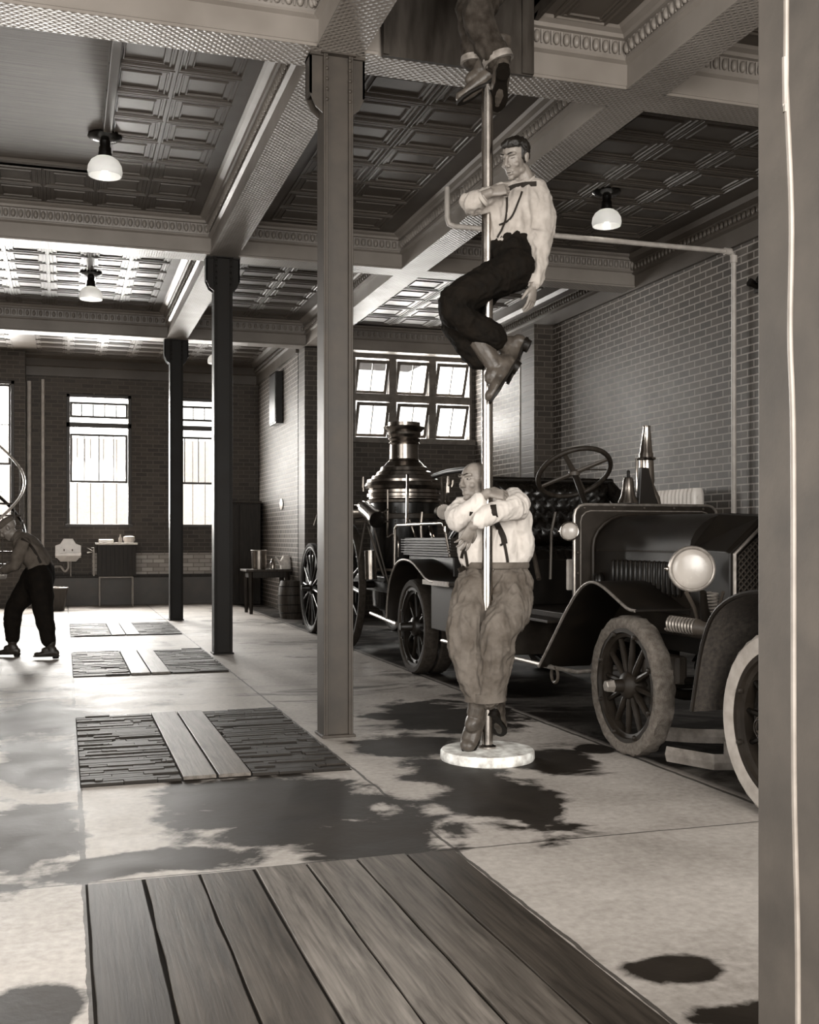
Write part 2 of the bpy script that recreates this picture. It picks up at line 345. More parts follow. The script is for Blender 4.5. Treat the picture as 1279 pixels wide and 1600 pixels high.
# slab overhead with the pole hole
HO = (2.04, 3.17, 5.35, 7.12)
w = MB(); w.box(-4.2, HO[0], -3, 23.4, CZ+.06, CZ+.3).box(HO[1], 7.4, -3, 23.4, CZ+.06, CZ+.3).box(HO[0], HO[1], -3, HO[2], CZ+.06, CZ+.3).box(HO[0], HO[1], HO[3], 23.4, CZ+.06, CZ+.3)
struct(w.build('ceiling', M['wood_dark'], smooth=0))
def coffers(x0, x1, y0, y1, cx, cy, border=.3, skip=None, name='ceiling'):
    m = MB(); z = CZ
    ix0, ix1, iy0, iy1 = x0+border, x1-border, y0+border*.6, y1-border*.6
    if skip is None:
        for a, b, c, d in ((x0, x1, y0, iy0), (x0, x1, iy1, y1), (x0, ix0, iy0, iy1), (ix1, x1, iy0, iy1)): m.box(a, b, c, d, z, z+.05)
    else:
        for a, b, c, d in ((x0, x1, iy1, y1), (ix1, x1, iy0, iy1)): m.box(a, b, c, d, z, z+.05)
    nx = max(1, round((ix1-ix0)/cx)); ny = max(1, round((iy1-iy0)/cy)); sx = (ix1-ix0)/nx; sy = (iy1-iy0)/ny
    k = min(sx, sy)
    prof = ((0, .004), (.010, .004), (.013, .018), (.024, .018), (.030, .002), (.050, .002), (.055, .010), (.066, .010), (.072, 0), (.200, 0), (.208, .016), (.222, .016), (.232, 0), (.275, 0))
    for i in range(nx):
        for j in range(ny):
            a, b, c, d = ix0+i*sx, ix0+(i+1)*sx, iy0+j*sy, iy0+(j+1)*sy
            if skip and skip((a+b)/2, (c+d)/2): continue
            rs = []
            for o, h in prof:
                o *= k*1.0 if o > .1 else 1
                rs.append([Vector((a+o, c+o, z-h*.85)), Vector((b-o, c+o, z-h*.85)), Vector((b-o, d-o, z-h*.85)), Vector((a+o, d-o, z-h*.85))])
            vv = [[m.b.verts.new(p) for p in r] for r in rs]
            for q in range(len(vv)-1):
                for t in range(4): m.b.faces.new((vv[q][t], vv[q][(t+1) % 4], vv[q+1][(t+1) % 4], vv[q+1][t]))
            m.b.faces.new(vv[-1])
    return struct(m.build(name, M['tin'], smooth=0))
hb = .30
YB = [-2.7]+[r for r in ROWS]
for (x0, x1) in ((-4, CX1), (CX1, CX2), (CX2, RW)):
    for i in range(3):
        y0, y1 = YB[i]+hb, YB[i+1]-hb
        a, b = x0+(hb if x0 > -4 else 0), x1-(hb if x1 < RW else .2)
        if i == 0: y0 = -2.7
        if x0 == -4 and i == 1: coffers(a, b, y0, y1, .54, .53, .10, lambda x, y: x < .36 and y < 11.2)
        elif x0 == CX1 and i == 0:
            coffers(a, b, y0, 5.3, .66, .6); coffers(HO[1]+.04, b, 5.4, y1+.1, .6, .9, .08)
        elif x0 == CX2: coffers(a, b, y0, y1, .76, .62, .26)
        else: coffers(a, b, y0, y1, .57 if x0 == CX1 else .54, .53, .19 if x0 == CX1 else .10)
coffers(-.72, JX, ROWS[2]+hb, BW-.2, .60, .50, .2); coffers(-4, -.72, ROWS[2]+hb, BW-.45, .6, .5, .2)
struct(MB().box(-4, .34, ROWS[0]+.3, 11.25, CZ+.005, CZ+.055).build('ceiling', M['ceil_board'], smooth=0))
struct(MB().box(.34, .42, ROWS[0]+.3, 11.33, CZ-.025, CZ+.05).box(-4, .34, 11.25, 11.33, CZ-.025, CZ+.05).build('trim_5', M['tin'], smooth=0, bevel=.008))
# boxed beams with egg-and-dart cornices
PROF = ((.15, BZ), (.165, BZ), (.165, BZ+.02), (.15, BZ+.03), (.15, BZ+.185), (.185, BZ+.20), (.185, BZ+.215), (.165, BZ+.225), (.185, BZ+.34), (.215, BZ+.345), (.225, BZ+.37), (.27, BZ+.385), (.30, CZ+.01))
def egg(m, c, along, outw, s=.036):
    m.ball(c, (s*.72, s*.75, s*1.25), 8, 6, (along, outw, UP))
tn = [6]
def nm(): tn[0] += 1; return 'trim_%d' % tn[0]
def beam(axis, c, a, b, eggs=(1, 1), sides=(1, 1), hw=1.0):
    m = MB()
    L = [(-x*hw, z) for x, z in PROF] if sides[0] else [(-.15, BZ), (-.15, CZ+.01)]
    R = [(x*hw, z) for x, z in PROF] if sides[1] else [(.15, BZ), (.15, CZ+.01)]
    poly = [(c+x, z) for x, z in L[::-1]]+[(c+x, z) for x, z in R]
    m.prism(poly, axis, a, b) if axis == 'y' else m.prism(poly, 'x', a, b)
    o = struct(m.build(nm(), [M['tin_beam'], M['tin_plain']], smooth=0))
    for f in o.data.polygons:
        if f.normal.z > -.9 or f.center.z > BZ+.01: f.material_index = 1
    for sgn, on in ((-1, eggs[0]), (1, eggs[1])):
        if not on: continue
        e = MB(); st = .078 if on == 1 else .1; k = int((b-a)/st)
        for i in range(k):
            t = a+st*(i+.5); z = BZ+.285
            if axis == 'x':
                egg(e, Vector((t, c+sgn*.185, z)), Vector((1,0,0)), Vector((0,1,0)))
                e.tube([(t+st/2, c+sgn*.19, z+.045), (t+st/2, c+sgn*.185, z-.045)], [.012, .005], 5)
            else:
                egg(e, Vector((c+sgn*.185, t, z)), Vector((0,1,0)), Vector((1,0,0)))
                e.tube([(c+sgn*.19, t+st/2, z+.045), (c+sgn*.185, t+st/2, z-.045)], [.012, .005], 5)
        o2 = e.build('egg_and_dart', M['tin_plain'], o, smooth=60); o2['kind'] = 'structure'
    return o
for r in ROWS[:2]:
    for (a, b) in ((-4, CX1-.15), (CX1+.15, CX2-.15), (CX2+.15, RW)):
        if r == ROWS[0] and a == CX1+.15: beam('x', r, a, HO[0], (0, 0)); beam('x', r, HO[0], HO[1], (0, 0), (0, 1)); beam('x', r, HO[1], b, (1, 0))
        else: beam('x', r, a, b, (1, 0))
for (a, b) in ((-4, CX1-.15), (CX1+.15, JX+.3)): beam('x', ROWS[2], a, b, (2, 0))
beam('x', RBW-.15, JX+.3, RW, (2, 0), (1, 0))
ys = [-2.7]+[q for r in ROWS for q in (r-.15, r+.15)]
for i in range(0, 6, 2):
    beam('y', CX1, ys[i], ys[i+1], (1 if i < 4 else 2, 1 if i == 0 else 0))
    if i < 4: beam('y', CX2, ys[i], ys[i+1], (1, 0))
    else: beam('y', CX2, ys[i], RBW-.2, (2, 0))
# square blocks where the beams cross
m = MB()
for r in ROWS:
    for c in (CX1, CX2):
        if not (r == ROWS[2] and c == CX2): m.box(c-.15, c+.15, r-.15, r+.15, BZ, CZ)
struct(m.build('trim_6', M['tin_beam'], smooth=0))
# wall cornices
def cornice(name, x, y0, y1, s=-1, z=CZ):
    m = MB(); m.prism([(x, z-.42), (x+s*.05, z-.42), (x+s*.05, z-.24), (x+s*.09, z-.22), (x+s*.08, z-.08), (x+s*.16, z-.05), (x+s*.20, z), (x, z)], 'y', y0, y1)
    o = struct(m.build(name, M['tin'], smooth=0)); e = MB(); k = int((y1-y0)/.085)
    for i in range(k): egg(e, Vector((x+s*.095, y0+.085*(i+.5), z-.15)), Vector((0,1,0)), Vector((1,0,0)))
    e.build('egg_and_dart', M['tin'], o, smooth=60)['kind'] = 'structure'
cornice(nm(), RW, -2.7, RBW); cornice(nm(), JX, RBW+.2, BW, -1)
m = MB(); m.prism([(BW, CZ-.42), (BW-.05, CZ-.42), (BW-.05, CZ-.24), (BW-.09, CZ-.22), (BW-.08, CZ-.08), (BW-.2, CZ-.03), (BW-.22, CZ), (BW, CZ)], 'x', -.72, JX); struct(m.build(nm(), M['tin'], smooth=0))
# pole-hole lining; capped shaft above is added to keep sky light out
m = MB(); x0, x1, y0, y1 = HO
m.box(x0+.02, x1-.0, y1-.03, y1, BZ-.02, 7.2); m.box(x0-.03, x0, y0, y1, CZ-.03, 7.2); m.box(x1, x1+.03, y0, y1, CZ-.03, 7.2); m.box(x0, x1, y0-.03, y0, CZ-.03, 7.2); m.box(x0-.03, x1+.03, y0-.03, y1, 7.2, 7.25)
m.box(x1-.09, x1-.002, y1-.05, y1-.031, BZ-.015, 6.5).box(x0+.022, x0+.06, y1-.05, y1-.031, BZ-.015, 6.5)
struct(m.build(nm(), M['lining'], smooth=0))
# outside: board fence, yard, eaves
struct(MB().box(-6, 9, 28.8, 29, -.2, 3.9).build('trim_90', M['fence'], smooth=0))
struct(MB().box(-8, 12, 23.41, 36, -.25, -.05).build('ground', plain('yard', 190, .9), smooth=0))
struct(MB().box(-8, 12, -14, -3.01, -.25, -.05).build('ground', plain('street', 150, .9), smooth=0))
# ------------------------------------------------------------------ windows
def sash(m, x0, x1, y, z0, z1, cols, rows=1, fr=.045, th=.04, bar=.02):
    m.box(x0, x0+fr, y, y+th, z0, z1).box(x1-fr, x1, y, y+th, z0, z1).box(x0+fr, x1-fr, y, y+th, z0, z0+fr).box(x0+fr, x1-fr, y, y+th, z1-fr, z1)
    for i in range(1, cols): c = x0+(x1-x0)*i/cols; m.box(c-bar/2, c+bar/2, y+.005, y+th-.005, z0+fr, z1-fr)
    for i in range(1, rows): c = z0+(z1-z0)*i/rows; m.box(x0+fr, x1-fr, y+.007, y+th-.007, c-bar/2, c+bar/2)
wf = plain('window_paint', 42, .5)
for k, (a, b) in enumerate((W1, W2)):
    r = MB(); r.box(a, a+.07, BW+.03, BW+.25, WZ0, WZ1).box(b-.07, b, BW+.03, BW+.25, WZ0, WZ1).box(a, b, BW+.03, BW+.25, WZ1-.07, WZ1).box(a-.02, b+.02, BW-.06, BW+.25, WZ0-.03, WZ0+.03)
    r.box(a, b, BW+.03, BW+.2, 3.62, 3.72); o = struct(r.build('window_%d' % (k+1), wf, smooth=0, bevel=.006))
    q = MB(); sash(q, a+.07, b-.07, BW+.08, 3.72+.1, WZ1-.16, 5); q.build('transom_sash', wf, o, smooth=0)['kind'] = 'structure'
    q = MB(); sash(q, a+.07, b-.07, BW+.16, 2.5, 3.5, 4, 1); q.build('upper_sash', wf, o, smooth=0)['kind'] = 'structure'
    q = MB(); q.box(a+.1, b-.1, BW+.10, BW+.105, 3.84, WZ1-.18).box(a+.1, b-.1, BW+.178, BW+.183, 2.53, 3.48); q.build('glass', M['glass'], o, smooth=0)['kind'] = 'structure'
a, b = W3; yy = BW-.42
r = MB(); r.box(a, a+.07, yy, yy+.25, WZ0, WZ1+.15).box(b-.07, b, yy, yy+.25, WZ0, WZ1+.15).box(a, b, yy, yy+.25, WZ1+.08, WZ1+.15).box(a, b, yy-.05, yy+.25, WZ0-.03, WZ0+.03); sash(r, a+.07, b-.07, yy+.05, 2.8, 4.38, 3, 2)
struct(r.build('window_3', wf, smooth=0, bevel=.006))
# engine bay window: two rows of tilted-out panes
hm = plain('hopper_frame_paint', 82, .5); n = 4; sx = (HX1-HX0)/n
r = MB(); r.box(HX0, HX1, RBW-.02, RBW+.2, HZ1-.06, HZ1+.03).box(HX0-.05, HX1+.05, RBW-.08, RBW+.2, HZ0-.06, HZ0+.04).box(HX0, HX0+.05, RBW-.02, RBW+.2, HZ0, HZ1).box(HX1-.05, HX1, RBW-.02, RBW+.2, HZ0, HZ1)
zm = (HZ0+HZ1)/2; r.box(HX0, HX1, RBW-.006, RBW+.186, zm-.07, zm+.07)
for i in range(1, n): r.box(HX0+i*sx-.07, HX0+i*sx+.07, RBW+.0, RBW+.18, HZ0, HZ1)
o = struct(r.build('window_4', hm, smooth=0, bevel=.006))
for i in range(n):
    for (z0, z1) in ((HZ0+.05, zm-.07), (zm+.07, HZ1-.07)):
        a, b = HX0+i*sx+.075, HX0+(i+1)*sx-.075; zc = (z0+z1)/2; tl = math.radians(24)
        q = MB(); sash(q, a, b, -.02, z0-zc, z1-zc, 2, 1, .055, .035, .018); q.box(a+.03, b-.03, -.004, 0, z0-zc+.03, z1-zc-.03)
        bmesh.ops.rotate(q.b, verts=q.b.verts, cent=(0, 0, 0), matrix=Matrix.Rotation(tl, 3, 'X'))
        bmesh.ops.translate(q.b, verts=q.b.verts, vec=(0, RBW+.07, zc))
        s_ = q.build('hopper_sash', [hm, M['glass']], o, smooth=0); s_['kind'] = 'structure'
        for f in s_.data.polygons:
            if f.index >= len(s_.data.polygons)-6: f.material_index = 1
# ------------------------------------------------------------------ steel columns
def column(x, y, label, mat, w=.2, top=BZ, cap=True):
    t = thing('steel_column', label, 'column', (x, y, 0), 'steel columns under the beams' if cap else None)
    m = MB(); h = w/2
    m.box(x-h, x-h+.014, y-h, y+h, .015, top).box(x+h-.014, x+h, y-h, y+h, .015, top).box(x-h+.014, x+h-.014, y-h+.03, y-h+.045, .015, top).box(x-h+.014, x+h-.014, y+h-.045, y+h-.03, .015, top)
    m.box(x-h+.014, x-h+.03, y-h, y-h+.012, .015, top).box(x+h-.03, x+h-.014, y-h, y-h+.012, .015, top)
    m.build('shaft', mat, t, smooth=0, bevel=.003)
    MB().box(x-h-.015, x+h+.015, y-h-.015, y+h+.015, 0, .018).build('base_plate', mat, t, smooth=0, bevel=.004)
    if cap:
        for s in (-1, 1):
            g = MB(); g.prism([(x+s*h, top), (x+s*(h+.09), top), (x+s*(h+.09), top-.27), (x+s*(h+.05), top-.36), (x+s*h, top-.40)], 'y', y-.07, y-.055)
            g.prism([(x+s*h, top), (x+s*(h+.09), top), (x+s*(h+.09), top-.27), (x+s*(h+.05), top-.36), (x+s*h, top-.40)], 'y', y+.055, y+.07)
            g.box(min(x+s*h, x+s*(h+.09)), max(x+s*h, x+s*(h+.09)), y-.09, y+.09, top-.02, top); g.box(min(x+s*(h+.075), x+s*(h+.09)), max(x+s*(h+.075), x+s*(h+.09)), y-.07, y+.07, top-.28, top)
            gp = g.build('gusset_plate', mat, t, smooth=0)
            rv = MB()
            for i in range(5): rv.ball((x+s*(h-.022), y-h, top-.04-.07*i), (.013, .01, .013), 8, 6)
            rv.build('rivets', mat, t, smooth=60)
        MB().box(x-.12, x+.12, y-.12, y+.12, top-.012, top).build('cap_plate', mat, t, smooth=0)
    return t
column(CX1, ROWS[0], 'nearest full-height riveted steel column, grey, standing left of the brass pole', M['iron'], .205)
column(CX1, ROWS[1], 'dark steel column in the middle of the three in a row, light pole lamp hanging to its upper left', M['iron_dark'], .215)
column(CX1, ROWS[2], 'farthest dark steel column, thinnest looking, in front of the space between rear windows', M['iron_dark'], .215)
nc = P(1237, 842, 2.3); nx_, ny_ = nc.x, nc.y
t = thing('door_post', 'blurred grey post filling the right edge of the picture, close to the camera', 'post', (nx_+.15, ny_, 0))
MB().box(nx_, nx_+.32, ny_-.12, ny_+.12, 0, CZ-.01).build('shaft', plain('post_paint', 66, .6, 0, .15, 5, .2), t, smooth=0, bevel=.006)
for z in (1.29, 2.35): MB().ball((nx_+.045, ny_-.12, z), (.006, .004, .006), 8, 6).build('bolt', M['black'], t)
q = [P(1228, 0, 2.12), P(1226, 90, 2.12), P(1236, 330, 2.12), P(1234, 520, 2.12), P(1239, 700, 2.12), P(1240, 1200, 2.12), P(1246, 1500, 2.12)]
q = [Vector((q[0].x, q[0].y, CZ))]+q+[Vector((q[-1].x, q[-1].y, 0))]
o = MB().tube(spline(q, 6), .0055, 8).build('conduit', plain('conduit_cord', 96, .5), origin=(q[-1].x, q[-1].y, 0)); tag(o, 'thin pale conduit cord running down the left edge of the foreground post', 'cord')
# ------------------------------------------------------------------ floor inlays
struct(MB().box(.08, 1.605, 1.5, 4.43, .0004, .0009).box(.085, 1.605, 6.16, 8.56, .0004, .0009).box(.085, 1.605, 11.09, 13.46, .0004, .0009).box(.085, 1.605, 15.64, 17.96, .0004, .0009).build('floor', plain('inlay_bed', 20, .9, spec=.1), smooth=0))
bx = .085; pw = (1.60-.085)/7
names = ['leftmost dark foreground floor plank, next to the left floor joint', 'second foreground floor plank from the left, narrow gap on both sides', 'third foreground floor plank from the left', 'middle one of the seven long foreground floor planks', 'pale foreground floor plank just right of the middle one', 'second foreground floor plank from the right', 'rightmost foreground floor plank, beside the concrete edge']
pg = [30, 42, 48, 76, 72, 60, 40]
for i in range(7):
    m = MB(); a = bx+pw*i+.005; b = bx+pw*(i+1)-.006; e = random.uniform(-.02, .015)
    k = 10; 
    rs = []
    for j in range(k+1):
        y = 1.55+(4.40+e-1.55)*j/k; wq = random.uniform(-.0035, .0035)
        rs.append([Vector((a+wq, y, .001)), Vector((b+wq, y, .001)), Vector((b+wq, y, .014+.002*math.sin(i*2+j))), Vector((a+wq, y, .014))])
    m.rings(rs); o = m.build('floor_plank', m_wood('plank_wood', pg[i], 'y', 0, .5, .6), origin=((a+b)/2, 3, 0), smooth=0, bevel=.003)
    tag(o, names[i], 'plank', 'long planks in the foreground floor')
mats = [(6.17, 8.55, 'nearest'), (11.1, 13.45, 'middle'), (15.65, 17.95, 'farthest')]
def hmat(y0, y1, x0, x1, lab, seedn):
    rnd = random.Random(seedn); m = MB(); k = max(8, int((y1-y0)/.055)); st = (y1-y0)/k
    for j in range(k):
        segs = rnd.randint(2, 4); xs = [x0]+sorted(rnd.uniform(x0, x1) for _ in range(segs-1))+[x1]
        for q in range(len(xs)-1):
            if xs[q+1]-xs[q] > .02: m.box(xs[q], xs[q+1]-.004, y0+j*st+.002, y0+(j+1)*st-rnd.uniform(.003, .012), .001, .010+rnd.uniform(0, .011))
    o = m.build('slatted_floor_mat', M['mat'], origin=((x0+x1)/2, (y0+y1)/2, 0), smooth=0); tag(o, lab, 'mat', 'dark slatted mats let into the floor')
for i, (y0, y1, nmx) in enumerate(mats):
    hmat(y0, y1, .09, .63, nmx+' dark slatted mat on the left of its pair of planks', i); hmat(y0, y1, 1.025, 1.60, nmx+' dark slatted mat on the right of its pair of planks', i+9)
    for k, (a, b, sd) in enumerate(((.637, .822, 'left'), (.834, 1.017, 'right'))):
        o = MB().box(a, b, y0+.01, y1-.01, .001, .022).build('floor_plank', M['plank'], origin=((a+b)/2, (y0+y1)/2, 0), smooth=0, bevel=.004)
        tag(o, sd+' plank of the pair between the '+nmx+' two slatted mats', 'plank', 'paired planks between slatted mats')
# ------------------------------------------------------------------ ceiling lamps
def lamp():
    t = empty('ceiling_lamp', (0, 0, 0))
    MB().lathe([(0.001, 0), (.15, 0), (.155, -.02), (.12, -.045), (.05, -.06), (.045, -.10), (.055, -.12), (.055, -.16), (.06, -.165), (.06, -.20), (.001, -.20)], n=24).build('canopy', M['black'], t)
    MB().lathe([(.055, -.20), (.085, -.21), (.125, -.24), (.150, -.285), (.157, -.335), (.150, -.375), (.144, -.375), (.148, -.335), (.142, -.29), (.12, -.25), (.06, -.222)], n=24, closed=True).build('lamp_shade', M['shade'], t, smooth=60)
    MB().ball((0, 0, -.29), (.04, .04, .055), 12, 8).build('bulb', M['bulb'], t)
    return t
nb = NT('lit_bulb'); nb.out(lin(235), .3, 0, None, Emission_Strength=14); nb.b.inputs['Emission Color'].default_value = (1, .95, .85, 1); M['bulb'] = nb.m
L0 = lamp()
for i, (x, y, lab) in enumerate(((.36, 10.35, 'opal glass ceiling lamp at the corner of the boarded ceiling patch, upper left'), (.36, 15.75, 'small opal ceiling lamp in the bright second coffered bay, left'),
        (5.5, 10.4, 'opal glass ceiling lamp right of the brass pole near the white pipe'), (2.75, 20.8, 'far ceiling lamp just peeking out behind the middle dark column'))):
    o = L0 if i == 0 else copy_tree(L0); o.location = (x, y, CZ); tag(o, lab, 'ceiling lamp', 'opal ceiling lamps')
# ------------------------------------------------------------------ pipes
pl = 10.45
a = [(3.72, pl, CZ-.12), (3.72, pl, 4.62), (3.74, pl, 4.56), (3.80, pl, 4.54), (RW-.22, pl, 4.54), (RW-.13, pl, 4.53), (RW-.1, pl, 4.46), (RW-.1, pl, 0)]
o = thing('heating_pipe', 'long white pipe crossing under the ceiling and dropping down the right brick wall', 'pipe', (RW-.1, pl, 0))
MB().tube([Vector(p) for p in a], .028, 12).build('pipe_run', M['pipe'], o)
MB().cyl((RW-.1, pl, 4.42), (RW-.1, pl, 4.50), .04).cyl((RW-.22, pl, 4.54), (RW-.14, pl, 4.54), .04).build('elbow_fitting', M['pipe'], o)
o = MB().tube([Vector((RW-.6, 16.4, 4.35)), Vector((RW-.14, 16.4, 4.42)), Vector((RW-.08, 16.4, 4.36)), Vector((RW-.08, 16.4, 0))], .03, 10).build('wall_pipe', M['pipe'], origin=(RW-.08, 16.4, 0)); tag(o, 'pale pipe on the right wall behind the brick pilaster', 'pipe')
for (x, y, r, z, lab) in ((-.66, BW-.09, .045, 4.5, 'thick white pipe on the rear wall corner nearest the spiral stair'), (-.40, BW-.06, .035, 4.55, 'slim white pipe on the rear wall left of the first window')):
    o = MB().cyl((x, y, 0), (x, y, z), r, n=12).build('wall_pipe', M['pipe'], origin=(x, y, 0)); tag(o, lab, 'pipe')
# wall radiator
t = thing('radiator', 'white cast-iron column radiator on the right wall behind the fire engine', 'radiator', (RW-.2, 11.6, .9))
for i in range(14): MB().tube([Vector((RW-.2, 11.02+.085*i, .95)), Vector((RW-.2, 11.02+.085*i, 1.0)), Vector((RW-.2, 11.02+.085*i, 1.88)), Vector((RW-.2, 11.02+.085*i, 1.94))], [.06, .085, .085, .06], 10, side=(1, 0, 0), ratio=.42).build('radiator_column', M['white'], t)
for z in (1.05, 1.83): MB().cyl((RW-.2, 10.98, z), (RW-.2, 12.18, z), .03).build('header_pipe', M['white'], t)
for y in (11.3, 11.9): MB().box(RW-.16, RW-.002, y, y+.04, 1.0, 1.05).build('wall_bracket', M['white'], t)
o = thing('peg_rack', 'dark rack of short pegs high on the right brick wall', 'rack', (RW-.1, 9.7, 4.05))
MB().box(RW-.05, RW, 9.2, 10.15, 4.02, 4.14).build('rail', M['wood_dark'], o, smooth=0)
for i in range(6): MB().cyl((RW-.05, 9.28+.16*i, 4.08), (RW-.16, 9.28+.16*i, 4.12), .035, .045, 10).build('peg', M['iron_dark'], o)
# ------------------------------------------------------------------ wheels
def wheel(root, name, x, y, r, xw, spokes, tyre_mat, wood_mat, rim_mat, hubr=.09, tread=.05, lumpy=0, hubcap=None, tyre_h=.09, spoke_r=.022, sp_taper=.8):
    """wheel whose outer face looks to -x; x is the outer face, xw the tread width"""
    t = empty(name, (x+xw/2, y, r)); t.parent = root; t.location = Vector((x+xw/2, y, r))-world_t(root)
    c = Vector((x+xw/2, y, r)); h = xw/2; rnd = random.Random(int(y*100))
    ri = r-tyre_h; prof = [(ri, -h*.75), (ri+.25*tyre_h, -h*.98), (r-.25*tyre_h, -h), (r-.05*tyre_h, -h*.78), (r, -h*.4), (r, h*.4), (r-.05*tyre_h, h*.78), (r-.25*tyre_h, h), (ri, h*.75)]
    m = MB(); n = 96 if lumpy else 64; rs = []
    for k in range(n):
        a = 2*math.pi*k/n; ring = []
        for (q, w_) in prof:
            dr = 0
            if lumpy and q > r-.1*tyre_h: dr = lumpy*(noise.noise(Vector((math.cos(a)*9, math.sin(a)*9, w_*25)))-.1)
            elif tread and q > r-.1*tyre_h and k % 2: dr = -tread*.12
            if lumpy: w2 = w_*(1+.12*noise.noise(Vector((math.cos(a)*6, math.sin(a)*6, q*20))))
            else: w2 = w_
            rr = max(ri*.98, min(q+dr, r)); ring.append(c+Vector((w2, rr*math.cos(a), rr*math.sin(a))))
        rs.append(ring)
    m.rings(rs, closed=True); m.build('tyre', tyre_mat, t, smooth=30 if not lumpy else 50)
    m = MB(); m.lathe([(ri+.005, -h*.8), (ri+.005, h*.8), (ri-.022, h*.8), (ri-.026, h*.5), (ri-.05, h*.4), (ri-.05, -h*.4), (ri-.026, -h*.5), (ri-.022, -h*.8)], c, 'x', 64, closed=True); rim = m.build('rim', rim_mat, t)
    if hubcap == 'bolts' or r > .42:
        for k in range(8 if hubcap != 'wood' else 0):
            a = 2*math.pi*(k+.5)/8; MB().lathe([(.001, -.012), (.012, -.01), (.016, 0), (.016, .01)], c+Vector((-h*.82, (ri-.02)*math.cos(a), (ri-.02)*math.sin(a))), 'x', 8).build('rim_bolt', rim_mat, rim)
    for k in range(spokes):
        a = 2*math.pi*k/spokes+.1; d = Vector((0, math.cos(a), math.sin(a)))
        MB().tube([c+d*(hubr*.8), c+d*(hubr*1.5), c+d*(ri*.55), c+d*(ri-.045)], [spoke_r*.9, spoke_r*1.1, spoke_r*1.0, spoke_r*sp_taper], 8, side=(1, 0, 0), ratio=.85).build('spoke', wood_mat, t)
    m = MB().lathe([(.001, -h-.065), (hubr*.42, -h-.065), (hubr*.45, -h-.05), (hubr*.5, -h+.0), (hubr*.9, -h+.02), (hubr, -h+.035), (hubr, h), (.001, h)], c, 'x', 24); hb_ = m.build('hub', rim_mat, t)
    hx = c.x-h-.065
    if hubcap == 'emblem':
        MB().lathe([(.001, -.028), (.045, -.028), (.06, -.012), (.062, .0), (.001, .0)], (hx, c.y, c.z), 'x', 24).build('hub_cap', M['nickel'], hb_)
        MB().torus((hx-.029, c.y, c.z), .036, .0035, 'x', 20, 6).build('emblem_ring', M['iron_dark'], hb_)
        e = MB()
        for s in (-1, 1): e.prism([(c.y+s*.022, c.z-.014), (c.y+s*.006, c.z+.024), (c.y+s*.001, c.z+.024), (c.y+s*.010, c.z-.014)], 'x', hx-.033, hx-.028)
        e.build('emblem', M['iron_dark'], hb_, smooth=0)
    else:
        MB().lathe([(.001, -.05), (.030, -.05), (.036, -.045), (.040, -.01), (.044, 0), (.001, 0)], (hx, c.y, c.z), 'x', 6 if hubcap == 'hex' else 16).build('hub_cap', M['edge'] if hubcap == 'hex' else rim_mat, hb_)
    return t
# ------------------------------------------------------------------ motor fire engine with steam pump
E = thing('steam_fire_engine', 'motor fire engine with long hood, tufted seat and tall steam boiler, parked along the wall', 'fire engine', (4.1, 9, 0))
wheel(E, 'front_wheel', 3.31, 6.06, .437, .125, 12, M['mud_tyre'], M['engine_dull'], M['engine_dull'], .085, lumpy=.035, hubcap='hex', tyre_h=.085)
wheel(E, 'front_wheel', 4.75, 6.06, .437, .125, 12, M['mud_tyre'], M['engine_dull'], M['engine_dull'], .085, hubcap='hex', tyre_h=.085)
wheel(E, 'drive_wheel', 3.30, 10.35, .475, .15, 10, M['tyre_dark'], M['engine'], M['engine'], .10, tread=.08)
wheel(E, 'drive_wheel', 3.47, 10.35, .475, .15, 10, M['tyre_dark'], M['engine'], M['engine'], .10, tread=.08)
wheel(E, 'drive_wheel', 4.70, 10.35, .475, .15, 10, M['tyre_dark'], M['engine'], M['engine'], .10, tread=.08)
for x in (3.31, 4.85): wheel(E, 'steamer_wheel', x, 13.15, .78, .09, 14, M['tyre_dark'], M['engine'], M['engine'], .12, tread=0, tyre_h=.05, hubcap='wood', spoke_r=.026)
# hood: upright sides, rounded shoulders, sloped nose
hx0, hx1 = 3.68, 4.58
def hoodsec(y, s=1.0, top=1.52, sh=1.285):
    c = (hx0+hx1)/2; w_ = (hx1-hx0)/2*s; pts = []
    pts.append((c-w_, .88)); pts.append((c-w_, sh))
    for k in range(1, 7):
        a = k/6*math.pi/2; pts.append((c-w_+.30*(1-math.cos(a)), sh+(top-sh)*math.sin(a)))
    for k in range(5, -1, -1):
        a = k/6*math.pi/2; pts.append((c+w_-.30*(1-math.cos(a)), sh+(top-sh)*math.sin(a)))
    pts.append((c+w_, .88)); return [Vector((x, y, z)) for x, z in pts]
m = MB(); m.rings([hoodsec(7.16), hoodsec(6.6, 1, 1.518), hoodsec(5.88, 1, 1.51)]); hood = m.build('hood', M['engine'], E, smooth=30)
